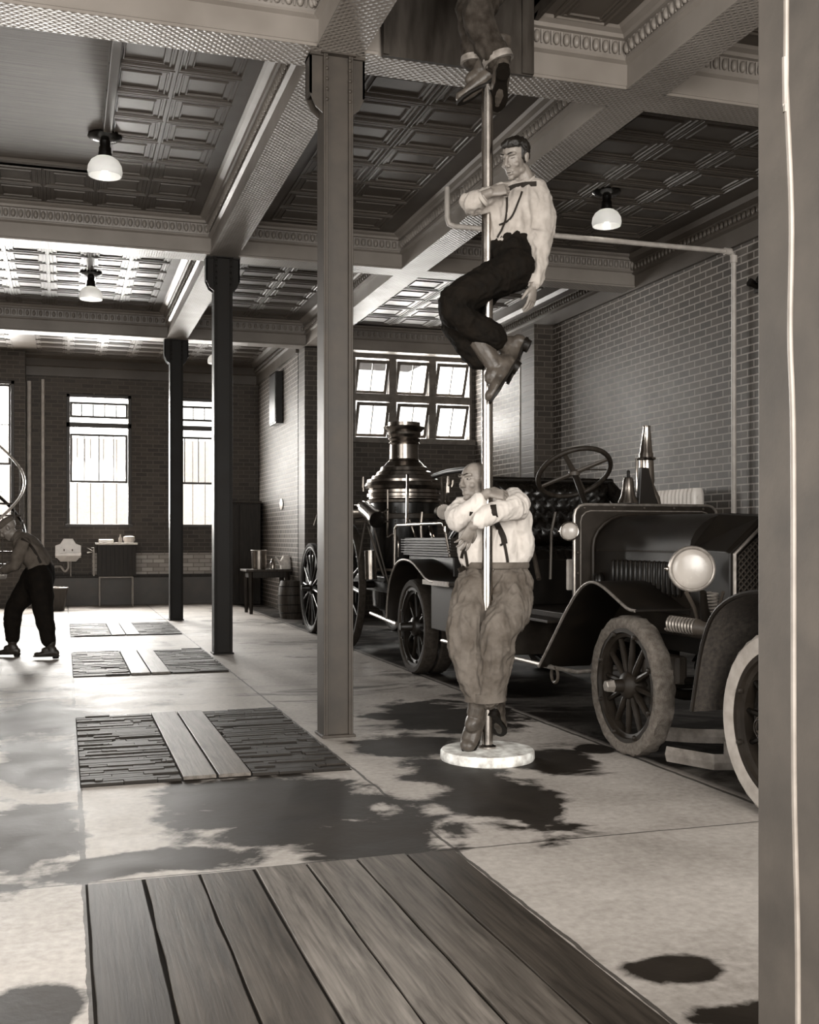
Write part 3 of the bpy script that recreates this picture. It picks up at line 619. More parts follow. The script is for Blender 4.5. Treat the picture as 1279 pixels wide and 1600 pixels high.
# nose: bevelled section falling to the radiator shell
def nose(y, top, sh, cut):
    return [Vector((x, y, z)) for x, z in ((hx0, .86), (hx0, sh), (hx0+cut, top), (hx1-cut, top), (hx1, sh), (hx1, .86))]
m = MB(); m.rings([nose(5.88, 1.505, 1.285, .2), nose(5.50, 1.485, 1.275, .24), nose(5.46, 1.47, 1.265, .24)]); m.build('radiator_shell', M['engine'], E, smooth=0, bevel=.008)
nrc = NT('radiator_core'); cc = nrc.coord(); w1 = nrc.n('ShaderNodeTexWave', bands_direction='DIAGONAL'); nrc.l(cc, w1.inputs[0]); w1.inputs['Scale'].default_value = 16
w2 = nrc.n('ShaderNodeTexWave', bands_direction='DIAGONAL'); nrc.l(nrc.mapping(cc, (-1, 1, 1)), w2.inputs[0]); w2.inputs['Scale'].default_value = 16
hh = nrc.math('MAXIMUM', w1.outputs['Fac'], w2.outputs['Fac']); M['core'] = nrc.out(nrc.ramp(hh, .5, .95, lin(22), lin(72)), .5, .3, nrc.bump(hh, .8, .01))
MB().rings([[p+Vector((0, 0, 0)) for p in [Vector((hx0+.05, 5.455, .80)), Vector((hx0+.05, 5.455, 1.25)), Vector((hx0+.27, 5.455, 1.43)), Vector((hx1-.27, 5.455, 1.43)), Vector((hx1-.05, 5.455, 1.25)), Vector((hx1-.05, 5.455, .80))]], [Vector((hx0+.05, 5.44, .80)), Vector((hx0+.05, 5.44, 1.25)), Vector((hx0+.27, 5.44, 1.43)), Vector((hx1-.27, 5.44, 1.43)), Vector((hx1-.05, 5.44, 1.25)), Vector((hx1-.05, 5.44, .80))]]).build('radiator_core', M['core'], E, smooth=0)
MB().tube([Vector((hx0+.03, 5.45, .76)), Vector((hx0+.03, 5.45, 1.262)), Vector((hx0+.25, 5.45, 1.455)), Vector((hx1-.25, 5.45, 1.455)), Vector((hx1-.03, 5.45, 1.262)), Vector((hx1-.03, 5.45, .76))], .012, 8).build('radiator_trim', M['edge'], E)
MB().box(hx0, hx1, 5.46, 7.16, .74, .88).build('hood_sill', M['engine_dull'], E, smooth=0, bevel=.01)
for k in range(15):
    y = 5.98+.062*k; MB().tube([Vector((hx0-.004, y, .985)), Vector((hx0-.012, y, 1.0)), Vector((hx0-.012, y, 1.19)), Vector((hx0-.004, y, 1.205))], [.006, .016, .016, .006], 8, side=(1, 0, 0), ratio=1.1).build('louvre', M['engine'], hood)
MB().box(hx0-.006, hx0+.002, 5.90, 7.1, 1.262, 1.275).build('hood_bead', M['engine_dull'], hood, smooth=0)
MB().tube([Vector((hx0-.03, 7.02, .98)), Vector((hx0-.03, 7.02, 1.0)), Vector((hx0-.03, 7.02, 1.08)), Vector((hx0-.03, 7.02, 1.11))], [.02, .045, .045, .02], 12).build('hood_latch', M['black'], hood)
# dashboard with arched cut-out and rivets
dy = 7.17; x0, x1, z0, z1 = 3.53, 4.72, .86, 1.60
pts = [(x0+.10*(0), z0), (x0, z1-.08)]+[(x0+.08-.08*math.cos(a), z1-.08+.08*math.sin(a)) for a in (math.pi/6, math.pi/3, math.pi/2)]+[(x1-.08+.08*math.sin(a), z1-.08+.08*math.cos(a)) for a in (0, math.pi/6, math.pi/3, math.pi/2)]+[(x1, z0)]
m = MB(); m.prism(pts, 'y', dy, dy+.03); dash = m.build('dashboard', M['engine_dull'], E, smooth=0)
MB().tube([Vector((x, dy-.004, z)) for x, z in pts], .011, 8).build('dashboard_edge', M['edge'], dash)
MB().tube([Vector((x+(.05 if x < 4.1 else -.05), dy-.003, z-(.045 if z > 1.4 else 0))) for x, z in pts], .005, 6).build('dashboard_bead', M['edge'], dash)
for (x, z) in ((x0+.027, .95), (x0+.027, 1.1), (x0+.027, 1.25), (x0+.027, 1.4), (x0+.08, 1.575), (3.85, 1.578), (4.1, 1.578), (4.35, 1.578), (4.6, 1.575)):
    MB().ball((x, dy-.008, z), (.011, .009, .011), 8, 6).build('rivet', M['iron'], dash)
hs = hoodsec(7.15); MB().tube([Vector((p.x+(-.012 if p.x < 4.1 else .012), 7.145, p.z+.008)) for p in hs], .013, 8).build('hood_seat_strip', M['engine_dull'], dash)
# floor pan, frame rails, steps, toolboxes
for x in (3.80, 4.42): MB().box(x, x+.07, 5.15, 12.2, .62, .74).build('frame_rail', M['engine'], E, smooth=0, bevel=.006)
MB().box(3.52, 4.75, 7.2, 9.75, .74, .80).build('floor_board', M['engine_dull'], E, smooth=0, bevel=.006)
MB().box(3.36, 3.78, 7.95, 9.45, .43, .74).build('step_box', M['engine_dull'], E, smooth=0, bevel=.01)
MB().box(3.33, 3.80, 7.20, 9.50, .74, .76).build('running_board', M['engine_dull'], E, smooth=0, bevel=.003)
MB().box(3.325, 3.345, 7.9, 9.5, .725, .765).build('step_edge', M['edge'], E, smooth=0, bevel=.002)
MB().box(3.80, 4.50, 7.3, 9.5, .40, .62).build('gearbox', M['iron_dark'], E, smooth=0, bevel=.04)
MB().tube([Vector((3.37, 7.22, .42)), Vector((3.37, 9.6, .40))], .018, 8).build('truss_rod', M['edge'], E)
MB().tube([Vector((3.36, 7.22, .42)), Vector((3.42, 6.9, .42)), Vector((3.8, 6.8, .45))], .016, 8).build('fender_stay', M['edge'], E)
MB().torus((3.37, 7.16, .37), .055, .012, 'x', 16, 6).build('tow_ring', M['iron'], E)
# front fenders
fp = spline([Vector((0, a, b)) for a, b in ((7.26, .42), (7.05, .62), (6.82, .84), (6.62, 1.00), (6.45, 1.065), (6.30, 1.05), (6.12, .985), (5.96, .925), (5.86, .915))], 4); path = [(p.y, p.z) for p in fp]
for (a, b) in ((3.29, 3.70), (4.57, 4.96)):
    f = MB().strip(path, a, b, .012).build('front_fender', M['engine'], E, smooth=50)
    MB().tube([Vector((a, y, z)) for y, z in path], .010, 6).build('fender_bead', M['edge'] if a < 4 else M['engine'], f)
    m = MB(); m.prism([(y, z) for y, z in path[10:]]+[(5.86, .80), (6.75, .80)], 'x', (b-.012 if a < 4 else a), (b if a < 4 else a+.012)); m.build('fender_skirt', M['engine'], f, smooth=0)
# front axle, springs, steering gear
MB().tube(spline([Vector((3.45, 6.06, .437)), Vector((3.62, 6.06, .44)), Vector((3.75, 6.06, .36)), Vector((4.45, 6.06, .36)), Vector((4.58, 6.06, .44)), Vector((4.75, 6.06, .437))], 4), .035, 10).build('front_axle', M['iron_dark'], E)
MB().cyl((3.50, 6.06, .32), (3.50, 6.06, .60), .045).build('king_pin', M['iron'], E)
MB().tube([Vector((3.52, 6.28, .38)), Vector((4.68, 6.28, .38))], .016, 8).build('tie_rod', M['iron'], E)
def coil(a, b, r, turns, wr, name, mat, par):
    a, b = Vector(a), Vector(b); d = (b-a).normalized(); s_ = d.orthogonal().normalized(); t_ = d.cross(s_); n = turns*12
    MB().tube([a+(b-a)*(i/n)+s_*(r*math.cos(i*math.pi/6))+t_*(r*math.sin(i*math.pi/6)) for i in range(n+1)], wr, 6).build(name, mat, par)
q0 = P(1045, 974, 6.35); q1 = P(1088, 980, 6.2); coil(q0, q1, .042, 9, .008, 'coil_spring', M['edge'], E)
q0 = P(1113, 925, 6.2); q1 = P(1114, 960, 6.2); coil(q0, q1, .032, 7, .006, 'coil_spring', M['edge'], E)
MB().cyl(P(1088, 980, 6.2), P(1108, 984, 6.15), .05, .04).build('spring_cup', M['iron'], E)
MB().tube([P(1098, 925, 6.1), P(1100, 950, 6.15), P(1108, 985, 6.2), P(1112, 1010, 6.25)], [.02, .025, .04, .02], 10).build('lamp_bracket', M['iron_dark'], E)
MB().tube([P(1072, 925, 6.15), P(1085, 950, 6.2), P(1092, 975, 6.25)], .012, 8).build('lamp_stay', M['iron'], E)
MB().tube([P(1130, 925, 6.1), P(1120, 960, 6.2)], .010, 8).build('lamp_stay', M['iron'], E)
for x in (3.70, 4.5): 
    m = MB(); m.tube(spline([Vector((x, 5.35, .60)), Vector((x, 5.7, .50)), Vector((x, 6.06, .46)), Vector((x, 6.45, .50)), Vector((x, 6.85, .62))], 5), .030, 8, side=(1, 0, 0), ratio=.9); m.build('leaf_spring', M['iron_dark'], E)
MB().box(3.62, 3.70, 5.93, 6.19, .44, .62).build('axle_block', M['iron'], E, smooth=0, bevel=.02)
MB().box(3.62, 4.6, 5.16, 5.24, .60, .72).build('front_crossmember', M['engine'], E, smooth=0, bevel=.01)
MB().cyl((4.12, 5.30, .56), (4.12, 5.02, .56), .022).build('starting_crank', M['edge'], E)
MB().tube([Vector((4.12, 5.04, .56)), Vector((4.05, 5.03, .40)), Vector((4.03, 4.94, .40))], .014, 8).build('crank_handle', M['edge'], E)
MB().box(3.70, 4.5, 5.4, 5.9, .50, .62).build('engine_sump', M['iron_dark'], E, smooth=0, bevel=.05)
# headlamps
def headlamp(c, r, par, name='headlamp', dirn=(-.46, -.9, 0)):
    c = Vector(c); d = Vector(dirn).normalized(); s_ = d.cross(UP).normalized(); t = empty(name); t.parent = par; t.location = c-world_t(par)
    def lt(prof, n=32):
        m = MB(); m.rings([[c+d*h+s_*(q*math.cos(2*math.pi*k/n))+UP*(q*math.sin(2*math.pi*k/n)) for k in range(n)] for q, h in prof]); return m
    lt([(.02*r/.14, -.15*r/.14), (r*.5, -.13*r/.14), (r*.82, -.08*r/.14), (r*.95, -.02), (r, 0), (r*.98, .025), (r*.9, .03), (r*.83, .022)]).build('lamp_body', M['edge'] if r > .1 else M['nickel'], t, smooth=60)
    lt([(r*.86, .018), (r*.84, .026), (r*.6, .036), (r*.3, .041), (.004, .043)]).build('lens', M['glass_lens'], t, smooth=60)
    m = MB(); ring = [c+d*.027+s_*(r*.91*math.cos(2*math.pi*k/32))+UP*(r*.91*math.sin(2*math.pi*k/32)) for k in range(32)]; m.tube(ring, r*.075, 8, side=d, closed=True); m.build('lamp_rim', M['edge'] if r > .1 else M['nickel'], t)
    m = MB(); m.ball(c-s_*(r*1.03)*(-1 if s_.x < 0 else 1), (.016, .016, .016), 8, 6); m.build('hinge_knob', M['nickel'], t)
    return t
h0 = PX(1081, 889, 3.52); headlamp(h0, .138, E)
headlamp(Vector((4.74, h0.y, h0.z)), .138, E)
s0 = PX(890, 830, 3.50); headlamp(s0, .072, E, 'side_lamp')
MB().tube([s0+Vector((.02, .03, .0)), s0+Vector((.08, .03, .01))], .012, 8).build('lamp_arm', M['iron'], E)
# bell, nozzle, steering wheel
bc = PX(977, 793, 3.98); bt = Vector((bc.x, dy+.02, 1.60))
bell = MB().lathe([(.078, .0), (.074, .012), (.055, .05), (.044, .11), (.038, .17), (.028, .19), (.001, .195)], bt+Vector((0, 0, .015)), 'z', 28).build('bell', M['nickel_dark'], E)
MB().cyl(bt+Vector((0, 0, .20)), bt+Vector((0, 0, .245)), .012).ball(bt+Vector((0, 0, .245)), .014).build('bell_knob', M['iron_dark'], bell)
MB().prism([(bt.x+.08, 1.60), (bt.x+.24, 1.60), (bt.x+.16, 1.88), (bt.x+.10, 1.88)], 'y', dy+.005, dy+.05).build('bell_bracket', M['engine'], E, smooth=0, bevel=.004)
nb0 = Vector((4.36, dy+.35, 1.55)); kk = (nb0.x-P(1014, 790, 8).x)
def nz(z, dx=0): return Vector((4.38+dx, 7.6, z))
MB().tube([nz(1.58, .08), nz(1.66, .06), nz(1.76, .0), nz(1.80, -.01), nz(2.02, -.015), nz(2.03, -.015), nz(2.22, -.01), nz(2.24, -.01)], [.04, .045, .05, .062, .055, .05, .028, .032], 16).build('hose_nozzle', M['nickel'], E)
MB().torus(nz(1.98, -.012), .062, .012, 'z', 20, 8).build('nozzle_ring', M['nickel'], E)
MB().tube([nz(1.72, -.10), nz(1.98, -.10), nz(1.98, -.04)], .010, 8).build('nozzle_grip', M['nickel'], E)
sc = Vector((3.87, 7.86, 1.875)); nrm = Vector((0, .60, .80)).normalized(); sx_ = Vector((1, 0, 0)); sy_ = nrm.cross(sx_)
sw = MB().torus(sc, .295, .020, n=48, k=10, frame=(sx_, sy_)).build('steering_wheel', M['wood_dark'], E)
for k in range(4):
    a = math.pi/4+k*math.pi/2+.12; d = sx_*math.cos(a)+sy_*math.sin(a); MB().tube([sc+d*.03, sc+d*.28], [.015, .012], 8, side=nrm, ratio=1.5).build('wheel_spoke', M['iron'], sw)
MB().lathe([(.001, -.02), (.045, -.02), (.045, .01), (.03, .02), (.001, .022)], sc, 'z', 16).build('wheel_hub', M['iron'], sw)
MB().cyl(sc, sc-nrm*.95, .024, .024, 12).build('steering_column', M['engine'], E)
MB().tube([sc+nrm*.03, sc+nrm*.05+Vector((.28, .1, .0)), sc+nrm*.05+Vector((.36, .1, .0))], .006, 6).build('throttle_lever', M['iron'], E)
# tufted seat: back and cushion with rows of buttons
def tufted(name, x0, x1, z0, z1, y, depth, par, horiz=False):
    m = MB(); nu, nv = 44, 16
    def pt(i, j):
        u = i/nu; v = j/nv; px = u*(x1-x0); pv = v*(z1-z0)
        cell = .105; s1 = (px+pv)/cell; s2 = (px-pv)/cell
        b = abs(math.sin(math.pi*s1/1.0))*abs(math.sin(math.pi*s2/1.0)); edge = min(1, min(u, 1-u, v, 1-v)*9)
        d = (.45+.55*b**.5)*depth*edge**.5
        return Vector((x0+px, y+pv, z0+d)) if horiz else Vector((x0+px, y-d, z0+pv))
    g = [[m.b.verts.new(pt(i, j)) for j in range(nv+1)] for i in range(nu+1)]
    for i in range(nu):
        for j in range(nv): m.b.faces.new((g[i][j], g[i+1][j], g[i+1][j+1], g[i][j+1]))
    return m.build(name, M['leather'], par, smooth=80)
seat = MB().box(3.60, 4.72, 8.30, 8.95, .8, 1.18).build('seat_box', M['engine'], E, smooth=0, bevel=.01)
tufted('seat_cushion', 3.60, 4.72, 1.18, 1.78, 8.32, .11, seat, True)
MB().box(3.56, 4.76, 8.92, 9.0, 1.1, 1.86).build('seat_back_board', M['engine'], seat, smooth=0, bevel=.02)
tufted('seat_back', 3.58, 4.74, 1.28, 1.86, 8.93, .15, seat)
MB().tube([Vector((3.56, 8.9, 1.87)), Vector((4.76, 8.9, 1.87))], .028, 10).build('seat_roll', M['leather'], seat)
for x in (3.58, 4.74): MB().tube(spline([Vector((x, 8.9, 1.80)), Vector((x, 8.6, 1.62)), Vector((x, 8.35, 1.42)), Vector((x, 8.25, 1.2))], 4), .05, 10, side=(1, 0, 0), ratio=1.6).build('seat_arm', M['leather'], seat)
MB().box(3.50, 3.52, 7.95, 9.0, .80, 1.42).build('side_panel', M['black'], E, smooth=0, bevel=.006)
MB().box(3.54, 3.70, 7.3, 7.33, .97, 1.20).build('pale_canvas', plain('canvas', 150, .8, 0, .1, 10), E, smooth=0, bevel=.01)
MB().tube([P(868, 800, 8.3), P(862, 830, 8.3), P(860, 905, 8.3)], .011, 8).build('brake_lever', M['iron'], E)
MB().tube([P(826, 830, 8.9), P(842, 905, 8.6)], .020, 8).build('brake_lever', M['wood_mid'], E)
# rear body: box with ridged top, rail and the fender over the drive wheel
MB().box(3.55, 4.7, 9.8, 11.2, .74, 1.18).build('rear_body', M['engine'], E, smooth=0, bevel=.01)
m = MB().box(3.50, 4.74, 9.75, 11.25, 1.18, 1.20)
for k in range(6): m.box(3.48, 4.76, 9.73, 11.27, 1.205+.026*k, 1.218+.026*k)
m.box(3.51, 4.73, 9.76, 11.24, 1.20, 1.36); m.build('ridged_locker', M['engine_dull'], E, smooth=0)
rl = [(3.45, 9.75, 1.42), (3.45, 9.75, 1.46), (3.45, 9.8, 1.50), (3.45, 11.3, 1.50), (3.45, 11.38, 1.46), (3.45, 11.4, 1.2), (3.45, 11.4, .8)]
MB().tube([Vector(p) for p in rl], .018, 10).build('grab_rail', M['nickel'], E)
MB().cyl((3.45, 9.75, 1.44), (3.5, 9.75, 1.18), .014).cyl((3.45, 11.4, .82), (3.6, 11.4, .82), .014).build('rail_foot', M['nickel'], E)
fp = spline([Vector((0, a, b)) for a, b in ((9.55, .95), (9.75, .97), (9.95, 1.04), (10.2, 1.12), (10.5, 1.14), (10.75, 1.08), (10.95, .92), (11.05, .7), (11.08, .5))], 4); path = [(p.y, p.z) for p in fp]
for (a, b) in ((3.26, 3.66), (4.62, 4.95)):
    f = MB().strip(path, a, b, .012).build('rear_fender', M['engine'], E, smooth=50)
    MB().tube([Vector((a, y, z)) for y, z in path], .010, 6).build('fender_bead', M['edge'], f)
MB().box(3.27, 3.6, 9.15, 9.80, .93, .955).build('fender_step', M['engine_dull'], E, smooth=0)
MB().box(3.255, 3.275, 9.15, 9.85, .92, .965).build('step_edge', M['edge'], E, smooth=0)
MB().box(3.32, 3.58, 9.15, 9.78, .50, .93).build('side_locker', M['engine_dull'], E, smooth=0, bevel=.008)
MB().box(3.6, 4.6, 9.8, 11.0, .40, .74).build('rear_gear_case', M['iron_dark'], E, smooth=0, bevel=.04)
MB().cyl((3.4, 10.35, .475), (4.85, 10.35, .475), .05).build('rear_axle', M['iron_dark'], E)
MB().cyl((3.4, 13.15, .78), (4.9, 13.15, .78), .045).build('steamer_axle', M['iron_dark'], E)
for x in (3.70, 4.52): MB().box(x, x+.07, 11.0, 14.2, .70, .84).build('steamer_frame', M['engine'], E, smooth=0, bevel=.01)
MB().tube([P(620, 975, 11.6), P(580, 958, 12.6)], .022, 8).build('drag_rod', M['edge'], E)
# boiler
bx_, by_ = 4.15, 13.3
def bl(prof, name, mat, par, n=48): return MB().lathe(prof, (bx_, by_, 0), 'z', n).build(name, mat, par, smooth=35)
boiler = bl([(.3, .45), (.40, .5), (.42, .8), (.43, .82), (.43, 1.84), (.44, 1.85)], 'boiler', M['black'], E)
bl([(.44, .94), (.455, .95), (.455, .98), (.44, .99)], 'boiler_band', M['nickel_dark'], boiler); bl([(.435, 1.60), (.448, 1.61), (.448, 1.66), (.435, 1.67)], 'boiler_band', M['iron'], boiler)
bl([(.44, 1.80), (.465, 1.81), (.47, 1.84), (.45, 1.86), (.45, 1.875), (.475, 1.885), (.475, 1.92), (.455, 1.935), (.455, 1.97), (.49, 1.985), (.505, 2.02), (.49, 2.06), (.475, 2.07), (.475, 2.10), (.42, 2.11), (.41, 2.15), (.36, 2.16), (.35, 2.20), (.31, 2.215), (.30, 2.26), (.26, 2.28), (.22, 2.33), (.20, 2.34)], 'boiler_crown', M['nickel_dark'], boiler)
bl([(.21, 2.28), (.215, 2.30), (.20, 2.33), (.185, 2.335), (.20, 2.35), (.185, 2.37), (.182, 2.55), (.20, 2.57), (.185, 2.59), (.21, 2.62), (.19, 2.64), (.215, 2.68), (.21, 2.71), (.255, 2.75), (.27, 2.775), (.23, 2.785), (.205, 2.79), (.205, 2.835), (.17, 2.835), (.165, 2.5)], 'chimney', M['nickel_dark'], boiler)
for k in range(26):
    a = -1.9+.0; z = .9+.032*k*1.05
    MB().ball((bx_+.432*math.cos(math.radians(238)), by_+.432*math.sin(math.radians(238)), z), .011, 8, 6).build('rivet', M['iron'], boiler)
def bp(pts, r, name='pipe', mat='nickel_dark'): MB().tube(spline([P(*p) for p in pts], 4), r, 8).build(name, M[mat], boiler)
bp([(637, 742, 13.2), (637, 770, 13.1), (636, 820, 13.1)], .018, 'gauge_pipe', 'nickel')
bp([(606, 765, 13.15), (606, 810, 13.15), (606, 838, 13.1), (616, 834, 13.0), (622, 845, 12.9), (622, 870, 12.9)], .012)
bp([(700, 744, 13.1), (698, 775, 13.1), (700, 800, 13.0)], .022, 'gauge_pipe', 'nickel'); bp([(690, 742, 13.3), (692, 790, 13.2), (694, 830, 13.0)], .02)
bp([(708, 750, 13.1), (706, 760, 13.1), (698, 764, 13.1)], .018); bp([(688, 788, 13.2), (704, 788, 13.0), (708, 800, 12.9), (702, 810, 12.8), (688, 818, 12.8)], .02)
bp([(660, 800, 12.9), (658, 830, 12.9), (662, 862, 12.9)], .022); bp([(672, 822, 12.9), (676, 838, 12.7), (684, 850, 12.6)], .02, 'pipe', 'nickel')
bp([(640, 812, 12.9), (648, 835, 12.9), (655, 850, 12.8)], .015)
MB().tube([P(678, 744, 13.0), P(700, 737, 12.4), P(722, 734, 11.9), P(742, 733, 11.6)], [.03, .03, .03, .025], 10).build('suction_hose', M['iron_dark'], E)
bp([(700, 760, 13.1), (700, 770, 13.1)], .045, 'valve_body', 'nickel_dark'); bp([(568, 768, 13.0), (568, 745, 13.0), (567, 762, 13.0)], .014, 'oil_cup', 'nickel_dark')
MB().cyl(P(690, 800, 12.9), P(694, 800, 12.75), .09).build('pressure_gauge', M['nickel_dark'], boiler)
# tilted drum lantern and pump gear left of the boiler
a, b = P(566, 790, 12.75), P(590, 812, 12.35)
MB().tube([a, a+(b-a)*.15, a+(b-a)*.2, a+(b-a)*.8, a+(b-a)*.85, b], [.06, .07, .085, .085, .10, .10], 20).build('air_chamber', M['nickel_dark'], E)
MB().cyl(P(552, 800, 12.9), P(568, 800, 12.9), .085).build('pump_cylinder', M['nickel_dark'], E)
for (p0, p1, r) in (((556, 815, 12.6), (578, 815, 12.6), .014), ((575, 822, 12.6), (600, 900, 12.6), .014), ((582, 815, 12.5), (612, 930, 12.5), .010), ((572, 810, 12.6), (560, 880, 12.7), .012), ((590, 808, 12.5), (606, 796, 12.6), .012), ((596, 815, 12.5), (608, 815, 12.6), .01)):
    MB().cyl(P(*p0), P(*p1), r, n=8).build('linkage_rod', M['iron'], E)
MB().cyl(P(579, 860, 12.7), P(580, 905, 12.7), .07).build('pump_barrel', M['nickel_dark'], E)
MB().box(3.62, 4.7, 12.4, 13.9, .84, .90).build('boiler_deck', M['engine'], E, smooth=0, bevel=.01)
MB().box(3.9, 4.4, 13.0, 13.6, .42, .84).build('fire_box', M['iron_dark'], E, smooth=0, bevel=.02)
# ------------------------------------------------------------------ hose wagon behind, mostly hidden
H = thing('hose_wagon', 'dark spoke-wheeled wagon behind the nearest column, only its left wheel in view', 'wagon', (3.9, 16, 0))
wheel(H, 'wagon_wheel', 3.36, 15.35, .645, .08, 14, M['tyre_dark'], M['engine'], M['engine'], .11, tread=0, tyre_h=.05, hubcap='wood', spoke_r=.02)
wheel(H, 'wagon_wheel', 4.6, 15.35, .645, .08, 14, M['tyre_dark'], M['engine'], M['engine'], .11, tread=0, tyre_h=.05, hubcap='wood', spoke_r=.02)
MB().cyl((3.4, 15.35, .645), (4.7, 15.35, .645), .035).build('axle', M['iron_dark'], H)
MB().box(3.62, 4.45, 14.7, 16.9, .66, 1.1).build('wagon_box', M['engine'], H, smooth=0, bevel=.02)
for x in (3.6, 4.44): MB().tube([Vector((x, 16.7, .66)), Vector((x, 16.8, 0))], .03, 8).build('prop_leg', M['iron_dark'], H)
# ------------------------------------------------------------------ closed car at the right edge
A = thing('closed_car', 'glossy dark closed car with whitewall rear wheel, cut off by the right edge', 'car', (4.0, 4, 0))
wheel(A, 'rear_wheel', 3.22, 4.40, .458, .13, 12, M['tyre_white'], M['black'], M['engine_dull'], .085, hubcap='emblem', tyre_h=.10, spoke_r=.02)
wheel(A, 'rear_wheel', 4.75, 4.40, .458, .13, 12, M['tyre_white'], M['black'], M['engine_dull'], .085, hubcap='emblem', tyre_h=.10, spoke_r=.02)
MB().cyl((3.3, 4.4, .458), (4.8, 4.4, .458), .05).build('rear_axle', M['iron_dark'], A)
fp = spline([Vector((0, a, b)) for a, b in ((5.03, .44), (4.99, .60), (4.93, .80), (4.82, .97), (4.62, 1.07), (4.35, 1.10), (4.05, 1.05), (3.8, .88), (3.6, .6), (3.4, .42))], 4); path = [(p.y, p.z) for p in fp]
mudm = plain('muddy_paint', 44, .7, 0, .4, 45, .7, bd=.01)
for (a, b) in ((3.16, 3.56), (4.56, 4.94)):
    f = MB().strip(path, a, b, .012).build('rear_fender', mudm, A, smooth=50); MB().tube([Vector((a, y, z)) for y, z in path], .012, 6).build('fender_bead', M['engine'], f)
def csec(z, y0, x0, x1, y1=2.5, r=.09):
    q = []
    for (cx_, cy_, a0) in ((x1-r, y0-r, 0), (x0+r, y0-r, 90), (x0+r, y1+r, 180), (x1-r, y1+r, 270)):
        for k in range(5): a = math.radians(a0+k*22.5); q.append(Vector((cx_+r*math.cos(a), cy_+r*math.sin(a), z)))
    return q
A0, A1 = 3.50, 4.62
body = MB().rings([csec(.62, 4.45, A0+.05, A1), csec(.95, 4.62, A0+.03, A1), csec(1.12, 4.76, A0+.01, A1), csec(1.3, 4.85, A0, A1)]).build('body', M['black'], A, smooth=50)
cabin = MB().rings([csec(1.3, 4.85, A0, A1), csec(1.5, 4.875, A0, A1), csec(2.0, 4.86, A0+.01, A1)]).build('cabin', M['black'], A, smooth=50)
MB().rings([csec(2.0, 4.88, A0-.015, A1+.02), csec(2.05, 4.88, A0-.01, A1+.02), csec(2.13, 4.80, A0+.1, A1-.1)]).build('roof', M['black'], A, smooth=40)
for z in (1.285, 1.18): MB().tube([p+Vector((0, 0, 0)) for p in csec(z, 4.862 if z > 1.2 else 4.80, A0-.006, A1+.006)], .009, 6, closed=True).build('body_moulding', M['engine'], A)
MB().box(A0-.012, A0+.01, 2.9, 4.62, 1.40, 1.93).build('side_window', plain('dark_glass', 30, .06), A, smooth=0)
for y in (4.70, 4.63): MB().cyl((A0-.012, y, 1.32), (A0-.006, y, 1.98), .010, n=8).build('window_moulding', M['nickel_dark'], A)
MB().box(3.5, 4.6, 2.4, 4.6, .45, .62).build('chassis', M['engine'], A, smooth=0, bevel=.02)
MB().box(3.25, 3.55, 2.3, 3.45, .40, .43).build('running_board', M['engine_dull'], A, smooth=0)
for x in (3.22, 4.75): wheel(A, 'front_wheel', x, 1.6, .458, .13, 12, M['tyre_white'], M['black'], M['engine_dull'], .085, hubcap='emblem', tyre_h=.10, spoke_r=.02)
MB().rings([csec(.6, 2.55, A0+.1, A1-.1, 1.3), csec(1.15, 2.55, A0+.1, A1-.1, 1.3), csec(1.25, 2.55, A0+.25, A1-.25, 1.35)]).build('hood', M['black'], A, smooth=40)
# low bent planks of a timber stand, parented to the engine
tm = plain('grey_timber', 112, .8, 0, .25, 9, .4)
for pts, r in (([(3.42, 5.72, .07), (3.55, 5.42, .07), (4.3, 5.2, .07)], .048), ([(3.46, 5.90, .16), (3.62, 5.75, .16), (4.3, 5.45, .16)], .045)):
    MB().tube([Vector(p) for p in pts], r, 4, side=(0, 0, 1), ratio=.35).build('plank_bar', tm, E, smooth=0, bevel=.004)
for p in ((3.8, 5.34), (4.2, 5.24)): MB().box(p[0]-.04, p[0]+.04, p[1]-.04, p[1]+.30, 0, .14).build('foot_block', tm, E, smooth=0, bevel=.004)
# ------------------------------------------------------------------ people
PD = 6.69; PS = F/PD
POLE = P(761.5, 1185, PD); POLE.z = 0
def J(u, v, f=0.0, d0=PD):
    """joint seen at pixel (u, v), f metres behind (+) or in front (-) of the plane at depth d0"""
    return P(u, v, d0+f)
def bake(obj):
    dg = bpy.context.evaluated_depsgraph_get(); ev = obj.evaluated_get(dg); me = bpy.data.meshes.new_from_object(ev, depsgraph=dg)
    obj.modifiers.clear(); obj.data = me; return obj
def remesh(obj, vox, smooth=3, fac=.6):
    m = obj.modifiers.new('r', 'REMESH'); m.mode = 'VOXEL'; m.voxel_size = vox; m.use_smooth_shade = True
    s = obj.modifiers.new('s', 'SMOOTH'); s.factor = fac; s.iterations = smooth
    bake(obj); obj.data.shade_smooth(); return obj
def folds(obj, amp, scale=7, stretch=(1, 1, .5), seed=0, region=None):
    me = obj.data; vs = me.vertices; nr = [v.normal.copy() for v in vs]
    for v, n_ in zip(vs, nr):
        p = Vector((v.co.x*stretch[0], v.co.y*stretch[1], v.co.z*stretch[2]))*scale+Vector((seed, seed, seed))
        w_ = noise.noise_vector(p*.6)*.8; q = noise.noise(p+w_); q2 = noise.noise(p*2.3+w_*2)
        h = (1-abs(q)*2.6)*.7+(1-abs(q2)*2.4)*.3-.45
        v.co += n_*(amp*h)
    me.update()
def ell(mb, c, fr, r, n=14, m=10): mb.ball(c, r, n, m, fr)
